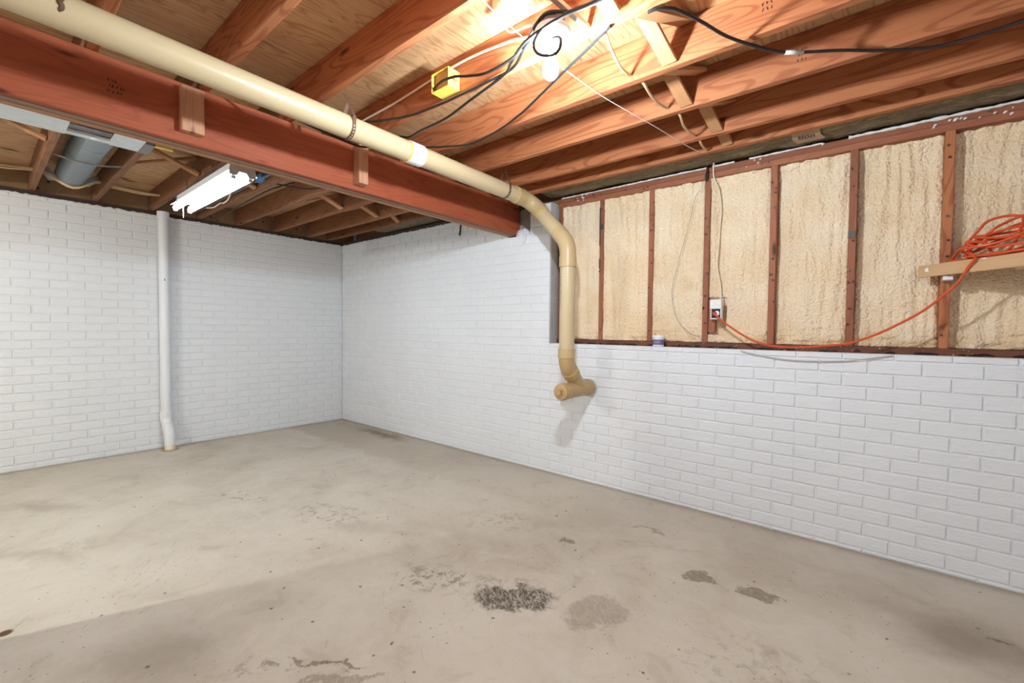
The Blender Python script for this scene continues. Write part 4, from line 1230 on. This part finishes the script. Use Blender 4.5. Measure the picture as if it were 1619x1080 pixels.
# orange extension cord: outlet -> ledge -> coil on the shelf
ec = thing('extension_cord', 'orange extension cord plugged into the outlet, draped along the ledge and coiled on the shelf', 'cord', (5.4, -0.03, 1.3))
path = [(4.752, 0.045, 1.374), (4.765, -0.005, 1.366), (4.809, -0.02, 1.328), (4.868, -0.022, 1.281), (4.963, -0.024, 1.217), (5.054, -0.024, 1.176), (5.158, -0.024, 1.160), (5.257, -0.024, 1.161), (5.366, -0.024, 1.172), (5.484, -0.026, 1.190), (5.594, -0.03, 1.236), (5.698, -0.036, 1.299), (5.796, -0.045, 1.372), (5.865, -0.055, 1.445), (5.914, -0.07, 1.507), (5.945, -0.095, 1.575), (5.965, -0.115, 1.628)]
rnd = random.Random(5)
cc = Vector((6.055, -0.115, 1.70))
last = Vector(path[-1])
NL = 8
for lp_i in range(NL):
    aa = rnd.uniform(0.15, 0.25); bb = rnd.uniform(0.035, 0.085); tilt = rnd.uniform(-0.35, 0.35)
    ox, oy, oz = rnd.uniform(-0.03, 0.05), rnd.uniform(-0.02, 0.07), rnd.uniform(-0.04, 0.012)
    if lp_i in (3, 6):
        aa, bb, tilt, oz = 0.10, 0.10, rnd.uniform(-.5, .3), 0.02
    for k in range(12):
        t = math.pi + 2 * math.pi * k / 12 * (1 if lp_i % 2 else -1)
        lx, lz = aa * math.cos(t), bb * math.sin(t)
        ux = lx * math.cos(tilt) - lz * math.sin(tilt); uz = lx * math.sin(tilt) * 0.6 + lz * math.cos(tilt)
        p = cc + Vector((ox, oy, oz)) + Vector((sd.x, sd.y, 0)) * ux + back * (0.05 * math.sin(t) + 0.02 * math.cos(3 * t + lp_i)) + Vector((0, 0, uz))
        p.z = max(p.z, 1.6255)
        path.append(tuple(p))
path += [(6.34, -0.36, 1.64), (6.36, -0.39, 1.632)]
MB().tube(smooth_path(path, 5), 0.0062, 8).build('cord', 'orange', ec, True)
MB().lathe((4.750, 0.058, 1.374), (0.05, -1, -0.05), [(0, .013), (.014, .014), (.024, .010), (.034, .0075)], 12).build('plug', 'orange', ec, True)
cable('cord_shadow', [(4.93, -0.010, 1.128), (4.962, -0.012, 1.118), (5.10, -0.013, 1.092), (5.24, -0.013, 1.079), (5.456, -0.013, 1.087), (5.60, -0.012, 1.112), (5.68, -0.010, 1.130)], 0.0035, 'grey', 'thin grey strand standing in for the orange cord shadow on the low brick wall', 'wire')  # grey strand shaped as the shadow the orange cord casts on the bricks

# small tub on the ledge
tubt = thing('small_tub', 'small white tub with a purple label standing on the masonry ledge', 'jar', (4.363, 0.045, SILL))
MB().lathe((4.363, 0.045, SILL + 0.0005), (0, 0, 1), [(0, .036), (.003, .040), (.062, .041), (.063, .039)], 28).build('tub_body', 'whiteplastic', tubt, True)
MB().lathe((4.363, 0.045, SILL + 0.0635), (0, 0, 1), [(0, .043), (.001, .0445), (.018, .0445), (.021, .042), (.0215, .02), (.022, .001)], 28).build('tub_lid', 'whiteplastic', tubt, True)
lb = MB(); lb.tube([(4.363, 0.045, SILL + 0.014), (4.363, 0.045, SILL + 0.053)], 0.0416, 28, caps=False)
lab = lb.build('tub_label', 'purple', tubt, True)
mb = MB()
for k in range(6):
    an = -1.95 + 0.17 * k
    q = lambda an, z: (4.363 + math.cos(an) * .042, 0.045 + math.sin(an) * .042, z)
    mb.add([q(an, SILL + .031), q(an + .11, SILL + .031), q(an + .11, SILL + .037), q(an, SILL + .037)], [(0, 1, 2, 3)])
mb.build('label_marks', 'grey', lab)['kind'] = 'stuff'
